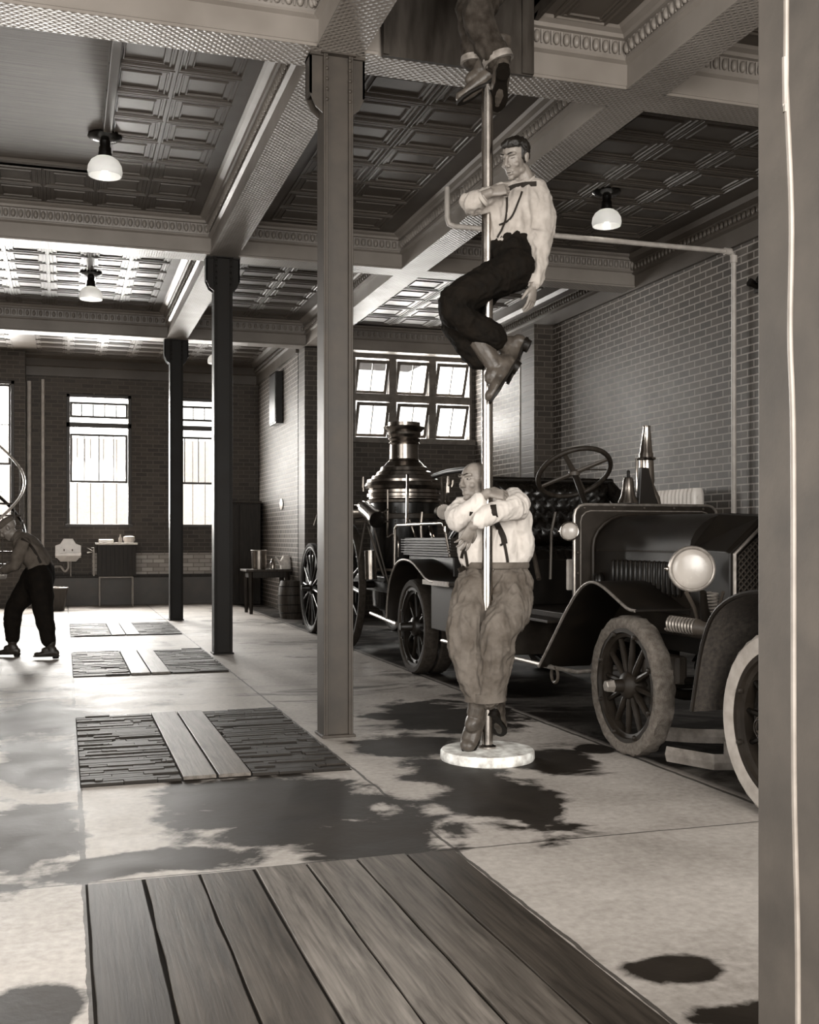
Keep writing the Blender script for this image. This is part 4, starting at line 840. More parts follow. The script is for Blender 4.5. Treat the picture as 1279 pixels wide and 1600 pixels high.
def limb(mb, pts, rad, k=5, n=14, side=None, ratio=1.0):
    P3 = [Vector((p.x, p.y, p.z)) for p in pts]; q = spline(P3, k)
    rr = []
    for i in range(len(rad)-1):
        for j in range(k):
            t = j/k; t = t*t*(3-2*t); rr.append(rad[i]*(1-t)+rad[i+1]*t)
    rr.append(rad[-1]); mb.tube(q, rr, n, side=side, ratio=ratio)
    mb.ball(P3[0], rad[0]*.98 if ratio == 1 else (rad[0]*.9*min(1, ratio),)*3); mb.ball(P3[-1], rad[-1]*.98 if ratio == 1 else (rad[-1]*.9*min(1, ratio),)*3)
def head_frame(face, up=(0, 0, 1), roll=0):
    f = Vector(face).normalized(); u = Vector(up); r = f.cross(u).normalized(); u = r.cross(f).normalized()   # r: the head's own right
    if roll: q = Matrix.Rotation(roll, 3, f); r = q @ r; u = q @ u
    return r, f, u
def head(mb, c, fr, s=1.0):
    r, f, u = fr
    def q(x, y, z): return c+(r*x+f*y+u*z)*s
    ell(mb, q(0, -.014, .036), fr, (.074*s, .094*s, .082*s)); ell(mb, q(0, .028, -.018), fr, (.060*s, .062*s, .088*s))
    ell(mb, q(0, .034, -.074), fr, (.046*s, .050*s, .034*s)); ell(mb, q(0, .073, -.098), fr, (.020*s, .018*s, .016*s))
    for g in (-1, 1):
        ell(mb, q(g*.040, .062, -.026), fr, (.020*s, .018*s, .018*s)); ell(mb, q(g*.048, .012, -.066), fr, (.016*s, .034*s, .022*s), 10, 6)
        ell(mb, q(g*.077, -.006, -.004), fr, (.010*s, .018*s, .030*s), 10, 8); ell(mb, q(g*.082, -.012, .010), fr, (.008*s, .016*s, .018*s), 8, 6)
        ell(mb, q(g*.013, .100, -.028), fr, (.010*s, .012*s, .009*s), 8, 6)
        mb.tube([q(g*.052, .068, .036), q(g*.034, .084, .040), q(g*.012, .089, .034)], [.008*s, .012*s, .010*s], 8)
    mb.tube([q(0, .084, .034), q(0, .097, .010), q(0, .113, -.020), q(0, .104, -.032)], [.010*s, .010*s, .013*s, .008*s], 8)
    for z, y, rr in ((-.060, .088, .0075), (-.074, .087, .0085)): mb.tube([q(-.024, y-.014, z), q(-.010, y, z+.001), q(.010, y, z+.001), q(.024, y-.014, z)], [.004*s, rr*s, rr*s, .004*s], 8)
    return q
def face_bits(q, fr, s, par, brow, wide=1.0, teeth=False):
    for g in (-1, 1):
        e = MB(); ell(e, q(g*.031, .0735, .014), fr, (.0135*s, .011*s, .0085*s*wide), 12, 8); eo = e.build('eye', M['eyew'], par, smooth=60)
        e = MB(); ell(e, q(g*.031+.002, .0825, .013), fr, (.0058*s, .003*s, .0058*s*wide), 10, 6); e.build('iris', M['hair'], eo)
        e = MB(); e.tube([q(g*.050, .075, .036), q(g*.036, .092, .044), q(g*.018, .096, .040), q(g*.012, .097, .037)], [.002*s, .005*s, .0055*s, .002*s], 6); e.build('eyebrow', brow, par)
    e = MB(); e.tube([q(-.021, .079, -.0665), q(-.008, .0915, -.0665), q(.008, .0915, -.0665), q(.021, .079, -.0665)], [.002*s, .0045*s, .0045*s, .002*s], 6)
    e.build('mouth', M['eyew'] if teeth else M['boot'], par)
def hand(mb, w, d, nrm, side, s=1.0, curl=(.5, .6, .4), spread=.08, thumb_in=.3):
    """w wrist, d direction wrist to knuckles, nrm palm side, side = thumb side"""
    d = Vector(d).normalized(); nrm = Vector(nrm); nrm = (nrm-d*nrm.dot(d)).normalized(); t = d.cross(nrm)
    if t.dot(Vector(side)) < 0: t = -t
    L = .092*s
    mb.tube([w-d*.02, w+d*L*.25, w+d*L*.65, w+d*L, w+d*(L+.006)], [.026*s, .034*s, .041*s, .041*s, .030*s], 12, side=t, ratio=[.75, .48, .38, .34, .3])
    for i, (o, ln, r) in enumerate(((.031, .072, .0092), (.0105, .082, .0094), (-.0105, .077, .0090), (-.031, .060, .0080))):
        p = w+d*(L-.012*s-abs(i-1)*.003*s)+t*(o*s); dd = (d+t*spread*(1.5-i)).normalized(); pts = [p-dd*.01*s, p+dd*.012*s]; a = 0
        for k, (fr_, c_) in enumerate(zip((.45, .31, .24), curl)):
            a += c_*(1+.12*(i-1)); v = dd*math.cos(a)+nrm*math.sin(a); pts.append(pts[-1]+v*(ln*s*fr_))
        mb.tube(pts, [r*s, r*s, r*s*1.05, r*s*.95, r*s*.75], 8); mb.ball(pts[-1], r*s*.76, 8, 6)
    p = w+d*.022*s+t*.026*s; v1 = (t*.75+d*.7+nrm*thumb_in).normalized(); v2 = (t*.25+d*.95+nrm*(thumb_in+.25)).normalized()
    pts = [p-v1*.01*s, p+v1*.034*s, p+v1*.034*s+v2*.030*s, p+v1*.034*s+v2*.055*s]; mb.tube(pts, [.015*s, .0125*s, .0108*s, .008*s], 8); mb.ball(pts[-1], .0082*s, 8, 6)
def boot(par, ankle, up, toe, name='boot', mat='boot', K=1.22, shaft=.15, sole_mat='iron_dark'):
    """ankle point, up: along the shin, toe: direction of the foot"""
    up = Vector(up).normalized(); t = Vector(toe).normalized(); b = -up+t*up.dot(t); b = b.normalized(); s_ = t.cross(b).normalized(); fr = (s_, t, b)
    up, t, b, s_ = up*K, t*K, b*K, s_*K; R_ = lambda *r: [x*K for x in r]
    a = Vector(ankle); m = MB()
    m.tube([a+up*shaft, a+up*shaft*.5, a+up*.03, a-up*.02], R_(.056, .053, .047, .044), 14)
    h = a+b*.045-t*.035
    m.tube([h-t*.030, h-t*.0, h+t*.07+b*.010, h+t*.135+b*.020, h+t*.175+b*.024, h+t*.205+b*.028], R_(.034, .044, .046, .047, .043, .026), 14, side=s_, ratio=[1.0, 1.0, .84, .70, .62, .6])
    ell(m, h+t*.185+b*.022, fr, R_(.040, .036, .028)); ell(m, a-t*.012+b*.02, fr, R_(.043, .056, .052)); ell(m, a+t*.045+b*.02, fr, R_(.042, .06, .040)); ell(m, h-t*.028+b*.01, fr, R_(.034, .03, .042))
    o = m.build(name, M[mat], par); remesh(o, .006, 3); folds(o, .0015, 16, (1, 1, 1), 5)
    sl = MB()
    def outline(sc, off):
        pr = ((-.062, .0), (-.052, .026), (-.01, .033), (.05, .028), (.10, .038), (.15, .046), (.19, .040), (.222, .018), (.230, 0))
        q = [(x, y) for x, y in pr]+[(x, -y) for x, y in reversed(pr[1:-1])]
        return [h+t*x+s_*(y*sc)+off for x, y in q]
    sl.rings([outline(1, b*.034), outline(1.03, b*.041), outline(1.0, b*.048)]); so = sl.build('sole', M[sole_mat], o, smooth=30)
    he = MB(); he.tube([h-t*.018+b*.043, h-t*.018+b*.07], [.036*K, .034*K], 14); he.build('heel', M[sole_mat], o)
    for k in range(5):
        c0 = a+up*(.035*k-.015)+t*(.050-.002*k); MB().tube([c0-s_*.016, c0+t*.006, c0+s_*.016], .0025, 5).build('lace', M['hair'], o)
    return o
def strapline(surf, pts, wd, par, mat='strap', view=None, off=.007, name='suspender', k=8):
    dg = bpy.context.evaluated_depsgraph_get(); me = surf.data; base = world_t(surf)
    bvh = BVHTree.FromPolygons([v.co+base for v in me.vertices], [tuple(p.vertices) for p in me.polygons]); q = spline(pts, k); out = []
    for p in q:
        d = (p-CAM).normalized(); h = bvh.ray_cast(CAM, d)
        out.append((h[0]+h[1]*off) if h[0] is not None and (h[0]-p).length < .4 else p)
    sm = out
    for _ in range(4): sm = [sm[0]]+[(sm[i-1]+sm[i]*2+sm[i+1])/4 for i in range(1, len(sm)-1)]+[sm[-1]]
    m = MB(); rs = []
    for i, p in enumerate(sm):
        t = (sm[min(i+1, len(sm)-1)]-sm[max(i-1, 0)]).normalized(); vd = (p-CAM).normalized(); s_ = t.cross(vd).normalized(); n_ = s_.cross(t)
        rs.append([p+s_*wd/2, p+s_*wd/2+n_*.003, p-s_*wd/2+n_*.003, p-s_*wd/2])
    m.rings(rs); return m.build(name, M[mat], par, smooth=50)
def torso_pts(mb, pts, rx, ry, side, n=20):
    q = spline(pts, 5); RX = []; RT_ = []
    for i in range(len(rx)-1):
        for j in range(5):
            t = j/5; RX.append(rx[i]*(1-t)+rx[i+1]*t); RT_.append((ry[i]*(1-t)+ry[i+1]*t)/RX[-1])
    RX.append(rx[-1]); RT_.append(ry[-1]/rx[-1]); mb.tube(q, RX, n, side=side, ratio=RT_)
    for p, a, b in ((pts[0], rx[0], ry[0]), (pts[-1], rx[-1], ry[-1])): mb.ball(p, min(a, b)*.95)
# the brass pole on its round white base
t = thing('sliding_pole', 'bright metal fire pole rising from a round white base into the ceiling hatch', 'pole', (POLE.x, POLE.y, 0))
MB().cyl((POLE.x, POLE.y, .06), (POLE.x, POLE.y, 6.9), .0345, n=32).build('pole', M['brass'], t)
MB().lathe([(.001, 0), (.285, 0), (.29, .01), (.288, .05), (.28, .06), (.20, .062), (.10, .068), (.001, .068)], (POLE.x, POLE.y, 0), 'z', 64).build('round_base', plain('scuffed_white_paint', 205, .6, 0, .28, 14, .3), t)
MB().lathe([(.0345, .068), (.055, .068), (.055, .078), (.04, .085), (.0345, .09)], (POLE.x, POLE.y, 0), 'z', 32).build('pole_collar', M['brass'], t)
# ---------------- man sliding in mid-air
def man_upper():
    b = MB(); hc = J(805, 248, -.02); fr = head_frame(FW*-.62+RT*-.52+UP*-.36, (0, 0, 1), math.radians(-6)); s = 1.02
    q = head(b, hc, fr, s)
    neck = J(822, 284, .03); chest = J(806, 325, .03); waist = J(797, 372, .05); pel = J(800, 402, .06)
    limb(b, [hc-fr[1]*.02-fr[2]*.05, neck, J(820, 300, .04)], [.054, .056, .07])
    torso_pts(b, [J(814, 300, .04), chest, waist, pel], [.15, .15, .13, .14], [.09, .11, .10, .11], RT)
    # his own right arm (image left): elbow out left, hand at the suspender
    e1 = J(735, 316, -.10); w1 = J(766, 301, -.17)
    limb(b, [J(776, 302, .0), e1], [.05, .042]); limb(b, [e1, w1], [.042, .028]); hand(b, w1, RT*.9+UP*.25+FW*.05, FW*.9-UP*.3+RT*.2, UP, 1.0, (.7, 1.1, .9), .03, .5)
    e2 = J(846, 376, -.02); w2 = J(834, 447, -.06)
    limb(b, [J(842, 306, .03), e2], [.052, .042]); limb(b, [e2, w2], [.042, .028]); hand(b, w2, UP*-1+RT*-.15, RT*-.6+FW*.5, FW*-.6-RT*.4, 1.0, (.25, .35, .25), .05, .15)
    hipA, kA, aA = J(805, 420, -.02), J(703, 478, -.14), J(775, 532, -.10); hipB, kB, aB = J(795, 415, .10), J(712, 500, .06), J(757, 566, -.04)
    for h_, k_, a_ in ((hipA, kA, aA), (hipB, kB, aB)): limb(b, [h_, k_], [.085, .055]); limb(b, [k_, a_], [.055, .04])
    o = b.build('person', M['skin'], origin=(hipA.x, hipA.y, 2.35)); remesh(o, .0045, 2, .5)
    tag(o, 'dark-haired young man in pale shirt and dark trousers sliding down the pole in mid-air', 'person')
    face_bits(q, fr, s, o, M['hair'], .18)
    r, f, u = fr; m = MB()
    ell(m, hc+(f*-.030+u*.048)*s, fr, (.081*s, .092*s, .080*s)); 
    ell(m, hc+(f*.030+u*.092+r*-.01)*s, fr, (.060*s, .050*s, .036*s)); ell(m, hc+(f*.052+u*.090+r*.02)*s, fr, (.034*s, .030*s, .024*s))
    for g in (-1, 1): ell(m, hc+(r*g*.064+f*-.018+u*.02)*s, fr, (.017*s, .045*s, .05*s))
    h_ = m.build('hair', M['hair'], o); remesh(h_, .006, 2); folds(h_, .007, 26, (1, 1, 1))
    # shirt
    m = MB(); torso_pts(m, [J(817, 294, .04), J(812, 312, .03), J(804, 340, .03), J(796, 366, .05), J(793, 384, .06)], [.10, .168, .172, .155, .145], [.08, .12, .135, .125, .12], RT)
    limb(m, [J(786, 303, .0), J(745, 318, -.06), e1+RT*-.0], [.075, .072, .066]); limb(m, [e1, J(751, 311, -.14)], [.066, .052])
    limb(m, [J(838, 302, .03), J(848, 340, .01), e2], [.078, .080, .066]); limb(m, [e2, J(842, 410, -.04), J(836, 440, -.06)], [.064, .052, .048])
    ell(m, J(834, 298, .04), (RT, FW, UP), (.085, .09, .07)); ell(m, J(842, 372, -.02), (RT, FW, UP), (.078, .075, .07))
    sh = m.build('shirt', M['shirt_grey'], o); remesh(sh, .008, 4); folds(sh, .017, 7.5, (1.5, 1.5, .6), 3); folds(sh, .003, 22, (1, 1, 1), 4)
    m = MB(); 
    for g in (-1, 1): m.tube(spline([neck+r*g*.01-f*.055+UP*.035, neck+r*g*.06+UP*.02, neck+r*g*.045+f*.055-UP*.005, neck+r*g*.02+f*.075-UP*.045], 4), [.012]*13, 8, side=(0, 0, 1), ratio=.4)
    m.build('collar', M['shirt_grey'], sh)
    MB().tube([J(754, 312, -.15), J(758, 309, -.158)], [.050, .046], 14).build('cuff', M['shirt_grey'], sh); MB().tube([J(837, 432, -.05), J(835, 445, -.06)], [.045, .042], 14).build('cuff', M['shirt_grey'], sh)
    # trousers
    m = MB(); torso_pts(m, [J(795, 372, .05), J(802, 395, .05), J(805, 415, .04)], [.150, .165, .155], [.125, .14, .13], (RT-UP*.25))
    limb(m, [hipA, J(755, 446, -.09), kA, J(735, 505, -.13), J(772, 527, -.10)], [.135, .112, .090, .088, .082]); limb(m, [hipB, J(750, 458, .09), kB, J(730, 535, .0), J(750, 560, -.03)], [.13, .11, .088, .085, .078])
    tr = m.build('trousers', M['trouser_dark'], o); remesh(tr, .008, 4); folds(tr, .014, 9, (1, 1, 1), 5); folds(tr, .003, 24, (1, 1, 1), 6)
    boot(o, J(791, 541, -.02), RT*-.8+UP*.6, RT*-.30+UP*-.75+FW*.55, mat='boot_mid', K=1.15); boot(o, J(772, 570, -.10), RT*-.45+UP*.75+FW*.1, RT*-.42+UP*-.66+FW*-.22, mat='boot_mid', K=1.2)
    strapline(sh, [J(838, 288, 0), J(815, 290, -.1), J(795, 296, -.15)], .030, o); strapline(sh, [J(793, 305, -.12), J(792, 340, -.1), J(783, 362, -.1), J(778, 372, -.1)], .012, o)
    strapline(sh, [J(815, 300, -.1), J(800, 340, -.1), J(780, 352, -.1)], .012, o)
    return o
man_upper()
# ---------------- older man hugging the pole near the floor
def man_lower():
    b = MB(); hc = J(741, 753, .10); fr = head_frame(RT*-.76+FW*-.66+UP*-.02, (0, 0, 1), math.radians(4)); s = 1.03
    q = head(b, hc, fr, s); neck = J(752, 786, .16)
    limb(b, [hc-fr[2]*.05-fr[1]*.02, neck, J(760, 800, .18)], [.056, .058, .08])
    torso_pts(b, [J(765, 798, .18), J(768, 830, .18), J(772, 870, .18), J(775, 900, .18)], [.15, .15, .14, .15], [.09, .11, .11, .12], RT)
    # arms wrapped in front of the pole
    e1 = J(714, 812, -.06); w1 = J(762, 770, -.17); limb(b, [J(727, 790, .14), e1], [.05, .042]); limb(b, [e1, w1], [.046, .030])
    hand(b, w1, RT*.98-UP*.10+FW*.1, FW*.7-UP*.6, UP*.4+RT*-.1, 1.02, (.55, .75, .4), .04, .3)
    e2 = J(797, 793, -.13); w2 = J(738, 822, -.22); limb(b, [J(808, 782, .14), e2], [.052, .046]); limb(b, [e2, w2], [.044, .030])
    hand(b, w2, RT*-.42-UP*.9+FW*.1, FW*.8-RT*.4, RT*1.0, 1.0, (.22, .35, .25), .14, .2)
    hL, kL, aL = J(742, 905, .16), J(727, 985, -.02), J(748, 1092, -.04); hR, kR, aR = J(806, 905, .16), J(782, 985, -.12), J(768, 1092, -.02)
    aL = J(745, 1100, -.03); aR = J(776, 1092, .07)
    for h_, k_, a_ in ((hL, kL, aL), (hR, kR, aR)): limb(b, [h_, k_], [.09, .058]); limb(b, [k_, a_], [.058, .04])
    o = b.build('person', M['skin_dark'], origin=(POLE.x, POLE.y, .2)); remesh(o, .0045, 2, .5)
    tag(o, 'balding older man in white shirt and baggy grey trousers hugging the pole near its base', 'person')
    face_bits(q, fr, s, o, M['boot'], 1.0, True)
    r, f, u = fr; m = MB()
    for g in (-1, 1): ell(m, hc+(r*g*.060+f*-.045+u*.018)*s, fr, (.020*s, .048*s, .045*s))
    ell(m, hc+(f*-.075+u*.01)*s, fr, (.060*s, .036*s, .055*s)); ell(m, hc+(f*-.045+u*.074)*s, fr, (.052*s, .060*s, .046*s))
    h_ = m.build('hair', M['hair_grey'], o); remesh(h_, .006, 2); folds(h_, .003, 40, (1, 1, 1))
    m = MB(); torso_pts(m, [J(762, 792, .17), J(764, 806, .17), J(768, 835, .16), J(773, 862, .16), J(775, 886, .17)], [.12, .19, .205, .20, .19], [.09, .13, .14, .14, .13], RT)
    limb(m, [J(730, 792, .12), J(716, 805, .03), e1], [.082, .080, .075]); limb(m, [e1, J(738, 795, -.13), J(748, 783, -.155)], [.075, .058, .048])
    limb(m, [J(803, 783, .12), J(808, 792, -.02), e2], [.085, .082, .072]); limb(m, [e2, J(762, 805, -.20), J(748, 815, -.215)], [.070, .060, .050])
    ell(m, J(818, 850, .16), (RT, FW, UP), (.075, .11, .13)); ell(m, J(812, 815, .14), (RT, FW, UP), (.08, .1, .14)); ell(m, J(733, 862, .14), (RT, FW, UP), (.07, .1, .11))
    sh = m.build('shirt', M['shirt_white'], o); remesh(sh, .008, 4); folds(sh, .015, 7, (1.4, 1.4, .6), 11); folds(sh, .003, 20, (1, 1, 1), 14)
    m = MB(); m.tube(spline([neck+Vector((0, 0, .02))+RT*.06, neck+FW*-.06+UP*.0, neck+RT*-.06+UP*-.005, neck+FW*.06+UP*.03], 5), .014, 8, closed=False, side=(0, 0, 1), ratio=.5); m.build('collar', M['shirt_white'], sh)
    m = MB(); torso_pts(m, [J(774, 882, .17), J(775, 900, .17), J(775, 925, .15)], [.195, .200, .205], [.13, .14, .14], RT)
    limb(m, [J(744, 915, .13), J(733, 955, .06), kL, J(732, 1040, -.03), J(748, 1085, -.04)], [.132, .125, .112, .100, .086]); limb(m, [J(800, 915, .13), J(795, 955, -.0), kR, J(772, 1045, -.10), J(764, 1084, -.08)], [.142, .132, .112, .104, .094])
    tr = m.build('trousers', M['trouser_grey'], o); remesh(tr, .008, 4); folds(tr, .021, 8, (1.5, 1.5, .55), 21); folds(tr, .003, 22, (1, 1, 1), 23)
    MB().tube([J(749, 1082, -.045), J(750, 1094, -.045)], [.090, .094], 20).tube([J(764, 1082, -.08), J(765, 1096, -.08)], [.100, .104], 20).build('trouser_cuffs', M['trouser_grey'], tr, bevel=0)
    c_ = J(774, 883, .165); MB().tube([c_+RT*(.208*math.cos(a*math.pi/16))+FW*(.152*math.sin(a*math.pi/16)) for a in range(32)], .020, 8, side=(0, 0, 1), ratio=.4, closed=True).build('waistband', M['trouser_grey'], tr)
    boot(o, J(744, 1112, -.06), UP+RT*.2, UP*-.78+RT*-.36+FW*-.52, mat='boot_mid', K=1.25, shaft=.1); boot(o, J(777, 1100, .10), UP, UP*-.62+RT*.22+FW*.75, mat='boot_mid', K=1.15, shaft=.1)
    strapline(sh, [J(770, 790, -.05), J(775, 815, 0), J(786, 838, 0), J(789, 850, 0)], .036, o); strapline(sh, [J(788, 848, 0), J(792, 870, 0), J(793, 884, 0)], .018, o)
    strapline(sh, [J(788, 848, 0), J(782, 852, 0)], .014, o)
    MB().box(0, .05, 0, .008, 0, .035).build('buckle', M['edge'], o, smooth=0) if 0 else None
    strapline(sh, [J(738, 800, 0), J(728, 850, 0), J(722, 872, 0)], .02, o); strapline(sh, [J(726, 855, 0), J(731, 884, 0)], .018, o)
    strapline(tr, [J(716, 892, 0), J(730, 887, 0), J(748, 885, 0)], .03, o, name='waistband', mat='strap')
    return o
man_lower()
# ---------------- third man above, only his lower legs show below the hatch
def man_top():
    b = MB(); 
    kA, aA = J(748, 20, -.14), J(768, 100, -.08); kB, aB = J(735, 8, .02), J(742, 100, .02); hA, hB = J(790, -60, .02), J(768, -60, .12)
    sho = J(786, -170, .08); hc = J(775, -215, .0); fr = head_frame(FW*-.7+RT*-.5)
    head(b, hc, fr, 1.0); limb(b, [hc-UP*.05, sho+UP*.05], [.055, .07]); torso_pts(b, [sho, J(786, -120, .08), J(783, -60, .08)], [.17, .15, .15], [.1, .11, .12], RT)
    for sx, f_ in ((-.17, -.12), (.17, -.12)):
        s0_ = sho+RT*sx; e_ = sho+RT*sx*1.3+FW*-.16-UP*.2; w_ = Vector((POLE.x, POLE.y, sho.z-.05))-FW*.06+RT*sx*.15; limb(b, [s0_, e_], [.055, .045]); limb(b, [e_, w_], [.045, .03]); hand(b, w_, -RT*sx+UP*.1, FW, UP, 1, (.6, .8, .6))
    for h_, k_, a_ in ((hA, kA, aA), (hB, kB, aB)): limb(b, [h_, k_], [.09, .06]); limb(b, [k_, a_], [.058, .042])
    o = b.build('person', M['skin'], origin=(POLE.x, POLE.y, 4.2)); remesh(o, .007, 2)
    tag(o, 'lower legs and boots of a man coming down the pole through the ceiling hatch', 'person')
    m = MB(); torso_pts(m, [sho+UP*.02, J(786, -120, .08), J(784, -75, .08)], [.2, .18, .16], [.13, .13, .13], RT); sh = m.build('shirt', M['shirt_dim'], o); remesh(sh, .012, 3)
    m = MB(); torso_pts(m, [J(785, -80, .08), J(783, -55, .08)], [.17, .18], [.14, .15], RT)
    limb(m, [hA, J(768, -20, -.08), kA, J(757, 55, -.11), J(776, 92, -.08)], [.13, .11, .095, .088, .088]); limb(m, [hB, J(750, -20, .06), kB, J(738, 50, .01), J(741, 92, .02)], [.13, .11, .09, .080, .075])
    tr = m.build('trousers', M['trouser_denim'], o); remesh(tr, .008, 3); folds(tr, .016, 9, (1, 1, .8), 31)
    for (p, q_, w_) in ((J(776, 88, -.08), J(780, 98, -.08), .094), (J(741, 90, .02), J(741, 100, .02), .082)):
        MB().tube([p, q_], [w_, w_*1.03], 18).build('trouser_cuff', plain('cuff_denim', 105, .9, 0, .3, 16), tr)
    boot(o, J(752, 108, .0), UP+RT*.2, RT*-.85+UP*-.50+FW*.1, mat='boot_mid'); boot(o, J(782, 106, -.05), UP, RT*-.05+UP*-.45+FW*.85, mat='boot_mid')
man_top()
# ---------------- man bending over at the left edge
def man_bent():
    D = 12.35
    def K(u, v, f=0): return P(u, v, D+f)
    b = MB(); hc = K(14, 826, 0); fr = head_frame(RT*-.75+FW*-.1+UP*-.62, UP); s = 1.0; q = head(b, hc, fr, s)
    limb(b, [hc-fr[2]*.05, K(30, 845, .02)], [.055, .07]); torso_pts(b, [K(32, 845, .02), K(48, 860, .02), K(62, 885, .02), K(64, 905, .02)], [.15, .15, .14, .15], [.1, .11, .11, .12], FW)
    for f_ in (-.17, .19):
        e = K(22, 885, f_*1.1); w_ = K(-4, 893, f_*.6); limb(b, [K(34, 850, f_), e], [.052, .042]); limb(b, [e, w_], [.042, .03]); hand(b, w_, RT*-1-UP*.2, -UP, FW if f_ < 0 else -FW, 1, (.5, .6, .4))
    LA = [K(62, 900, -.08), K(68, 955, -.12), K(80, 1014, -.14)]; LB = [K(55, 900, .12), K(22, 955, .1), K(20, 1007, .12)]
    for L_ in (LA, LB): limb(b, L_, [.09, .058, .042])
    o = b.build('person', M['skin'], origin=(LA[2].x, LA[2].y, 0)); remesh(o, .008, 2)
    tag(o, 'man in cap and dark trousers bending over at the left edge of the picture', 'person')
    face_bits(q, fr, s, o, M['hair'])
    m = MB(); torso_pts(m, [K(30, 842, .02), K(42, 853, .02), K(56, 872, .02), K(64, 889, .02)], [.16, .21, .20, .18], [.1, .135, .14, .14], FW)
    for f_ in (-.17, .19): limb(m, [K(36, 850, f_), K(24, 883, f_*1.1)], [.085, .07]); limb(m, [K(24, 883, f_*1.1), K(8, 890, f_*.8)], [.068, .055])
    sh = m.build('shirt', M['shirt_dim'], o); remesh(sh, .012, 3); folds(sh, .013, 7, (1, 1, 1), 41)
    m = MB(); torso_pts(m, [K(62, 884, .02), K(64, 900, .02), K(60, 915, .02)], [.18, .19, .18], [.145, .155, .15], FW)
    limb(m, [LA[0], K(66, 930, -.1), LA[1], K(77, 1000, -.13)], [.14, .13, .11, .085]); limb(m, [LB[0], K(38, 930, .1), LB[1], K(20, 995, .12)], [.14, .13, .105, .085])
    tr = m.build('trousers', M['trouser_dark'], o); remesh(tr, .012, 3); folds(tr, .01, 6, (1, 1, 1), 51)
    boot(o, K(80, 1013, -.14), UP, RT*-1+FW*-.1, mat='boot', name='shoe', shaft=.08, K=1.0); boot(o, K(20, 1010, .12), UP, RT*-1+FW*.1, mat='boot', name='shoe', shaft=.08, K=1.0)
    r, f, u = fr; m = MB(); ell(m, hc+(f*-.012+u*.070)*s, fr, (.092, .108, .055)); m.tube([hc+f*.05+u*.06, hc+f*.15+u*.045], [.07, .05], 14, side=r, ratio=.15); c_ = m.build('cap', M['shirt_dim'], o); remesh(c_, .008, 3)
    strapline(sh, [K(34, 842, 0), K(50, 855, 0), K(64, 880, 0)], .03, o)
man_bent()
# ------------------------------------------------------------------ things at the back and left
# bench the man leans on
bp0 = P(-6, 905, 12.35); t = thing('work_bench', 'dark bench at the left edge with a white cloth on top', 'bench', (bp0.x, bp0.y, 0))
MB().box(bp0.x-.9, bp0.x+.0, bp0.y-.35, bp0.y+.45, .84, .89).build('bench_top', M['wood_dark'], t, smooth=0, bevel=.008)
for a, b in ((-.06, -.30), (-.06, .40), (-.85, -.30), (-.85, .40)): MB().box(bp0.x+a-.04, bp0.x+a+.04, bp0.y+b-.04, bp0.y+b+.04, 0, .84).build('leg', M['wood_dark'], t, smooth=0)
MB().box(bp0.x-.9, bp0.x-.02, bp0.y-.30, bp0.y+.38, .2, .24).build('lower_shelf', M['wood_dark'], t, smooth=0)
m = MB(); g = [[m.b.verts.new(Vector((bp0.x-.5+.055*i, bp0.y-.25+.055*j, .90+.09*max(0, noise.noise(Vector((i*.35, j*.35, 3)))+.3)))) for j in range(11)] for i in range(12)]
for i in range(11):
    for j in range(10): m.b.faces.new((g[i][j], g[i+1][j], g[i+1][j+1], g[i][j+1]))
o = m.build('cloth', M['shirt_white'], origin=(bp0.x, bp0.y, .9), smooth=80); so_ = o.modifiers.new('s', 'SOLIDIFY'); so_.thickness = .006; tag(o, 'crumpled white cloth on the dark bench at the left edge', 'cloth')
# iron spiral stair
scx, scy, sr = -1.26, 21.0, .58
t = thing('spiral_staircase', 'iron spiral staircase with pale curved handrail in front of the left window', 'staircase', (scx, scy, 0))
MB().cyl((scx, scy, 0), (scx, scy, 5.05), .05).build('centre_post', M['iron_dark'], t)
N = 15
for i in range(N):
    a = -2.4+i*math.radians(24); z = .22*(i+1)
    m = MB(); c0 = Vector((scx, scy, z)); pts = [c0+Vector((.05*math.cos(a+q_), .05*math.sin(a+q_), 0)) for q_ in (-.3, .3)]+[c0+Vector((sr*math.cos(a+q_), sr*math.sin(a+q_), 0)) for q_ in (.21, 0, -.21)]
    m.rings([pts, [p+Vector((0, 0, .03)) for p in pts]]); m.build('tread', M['iron'], t, smooth=0)
    e = c0+Vector((sr*.97*math.cos(a), sr*.97*math.sin(a), 0)); MB().cyl(e, e+Vector((0, 0, .86)), .010, n=6).build('baluster', M['iron'], t)
MB().tube([Vector((scx+sr*math.cos(-2.4+i*math.radians(8)), scy+sr*math.sin(-2.4+i*math.radians(8)), .22*(i/3+1)+.88)) for i in range(0, 3*15)], .024, 8).build('handrail', M['pipe'], t)
MB().tube([Vector((scx+sr*math.cos(-2.4+i*math.radians(8)), scy+sr*math.sin(-2.4+i*math.radians(8)), .22*(i/3+1)-.06)) for i in range(0, 3*15)], .03, 8).build('stringer', M['iron_dark'], t)
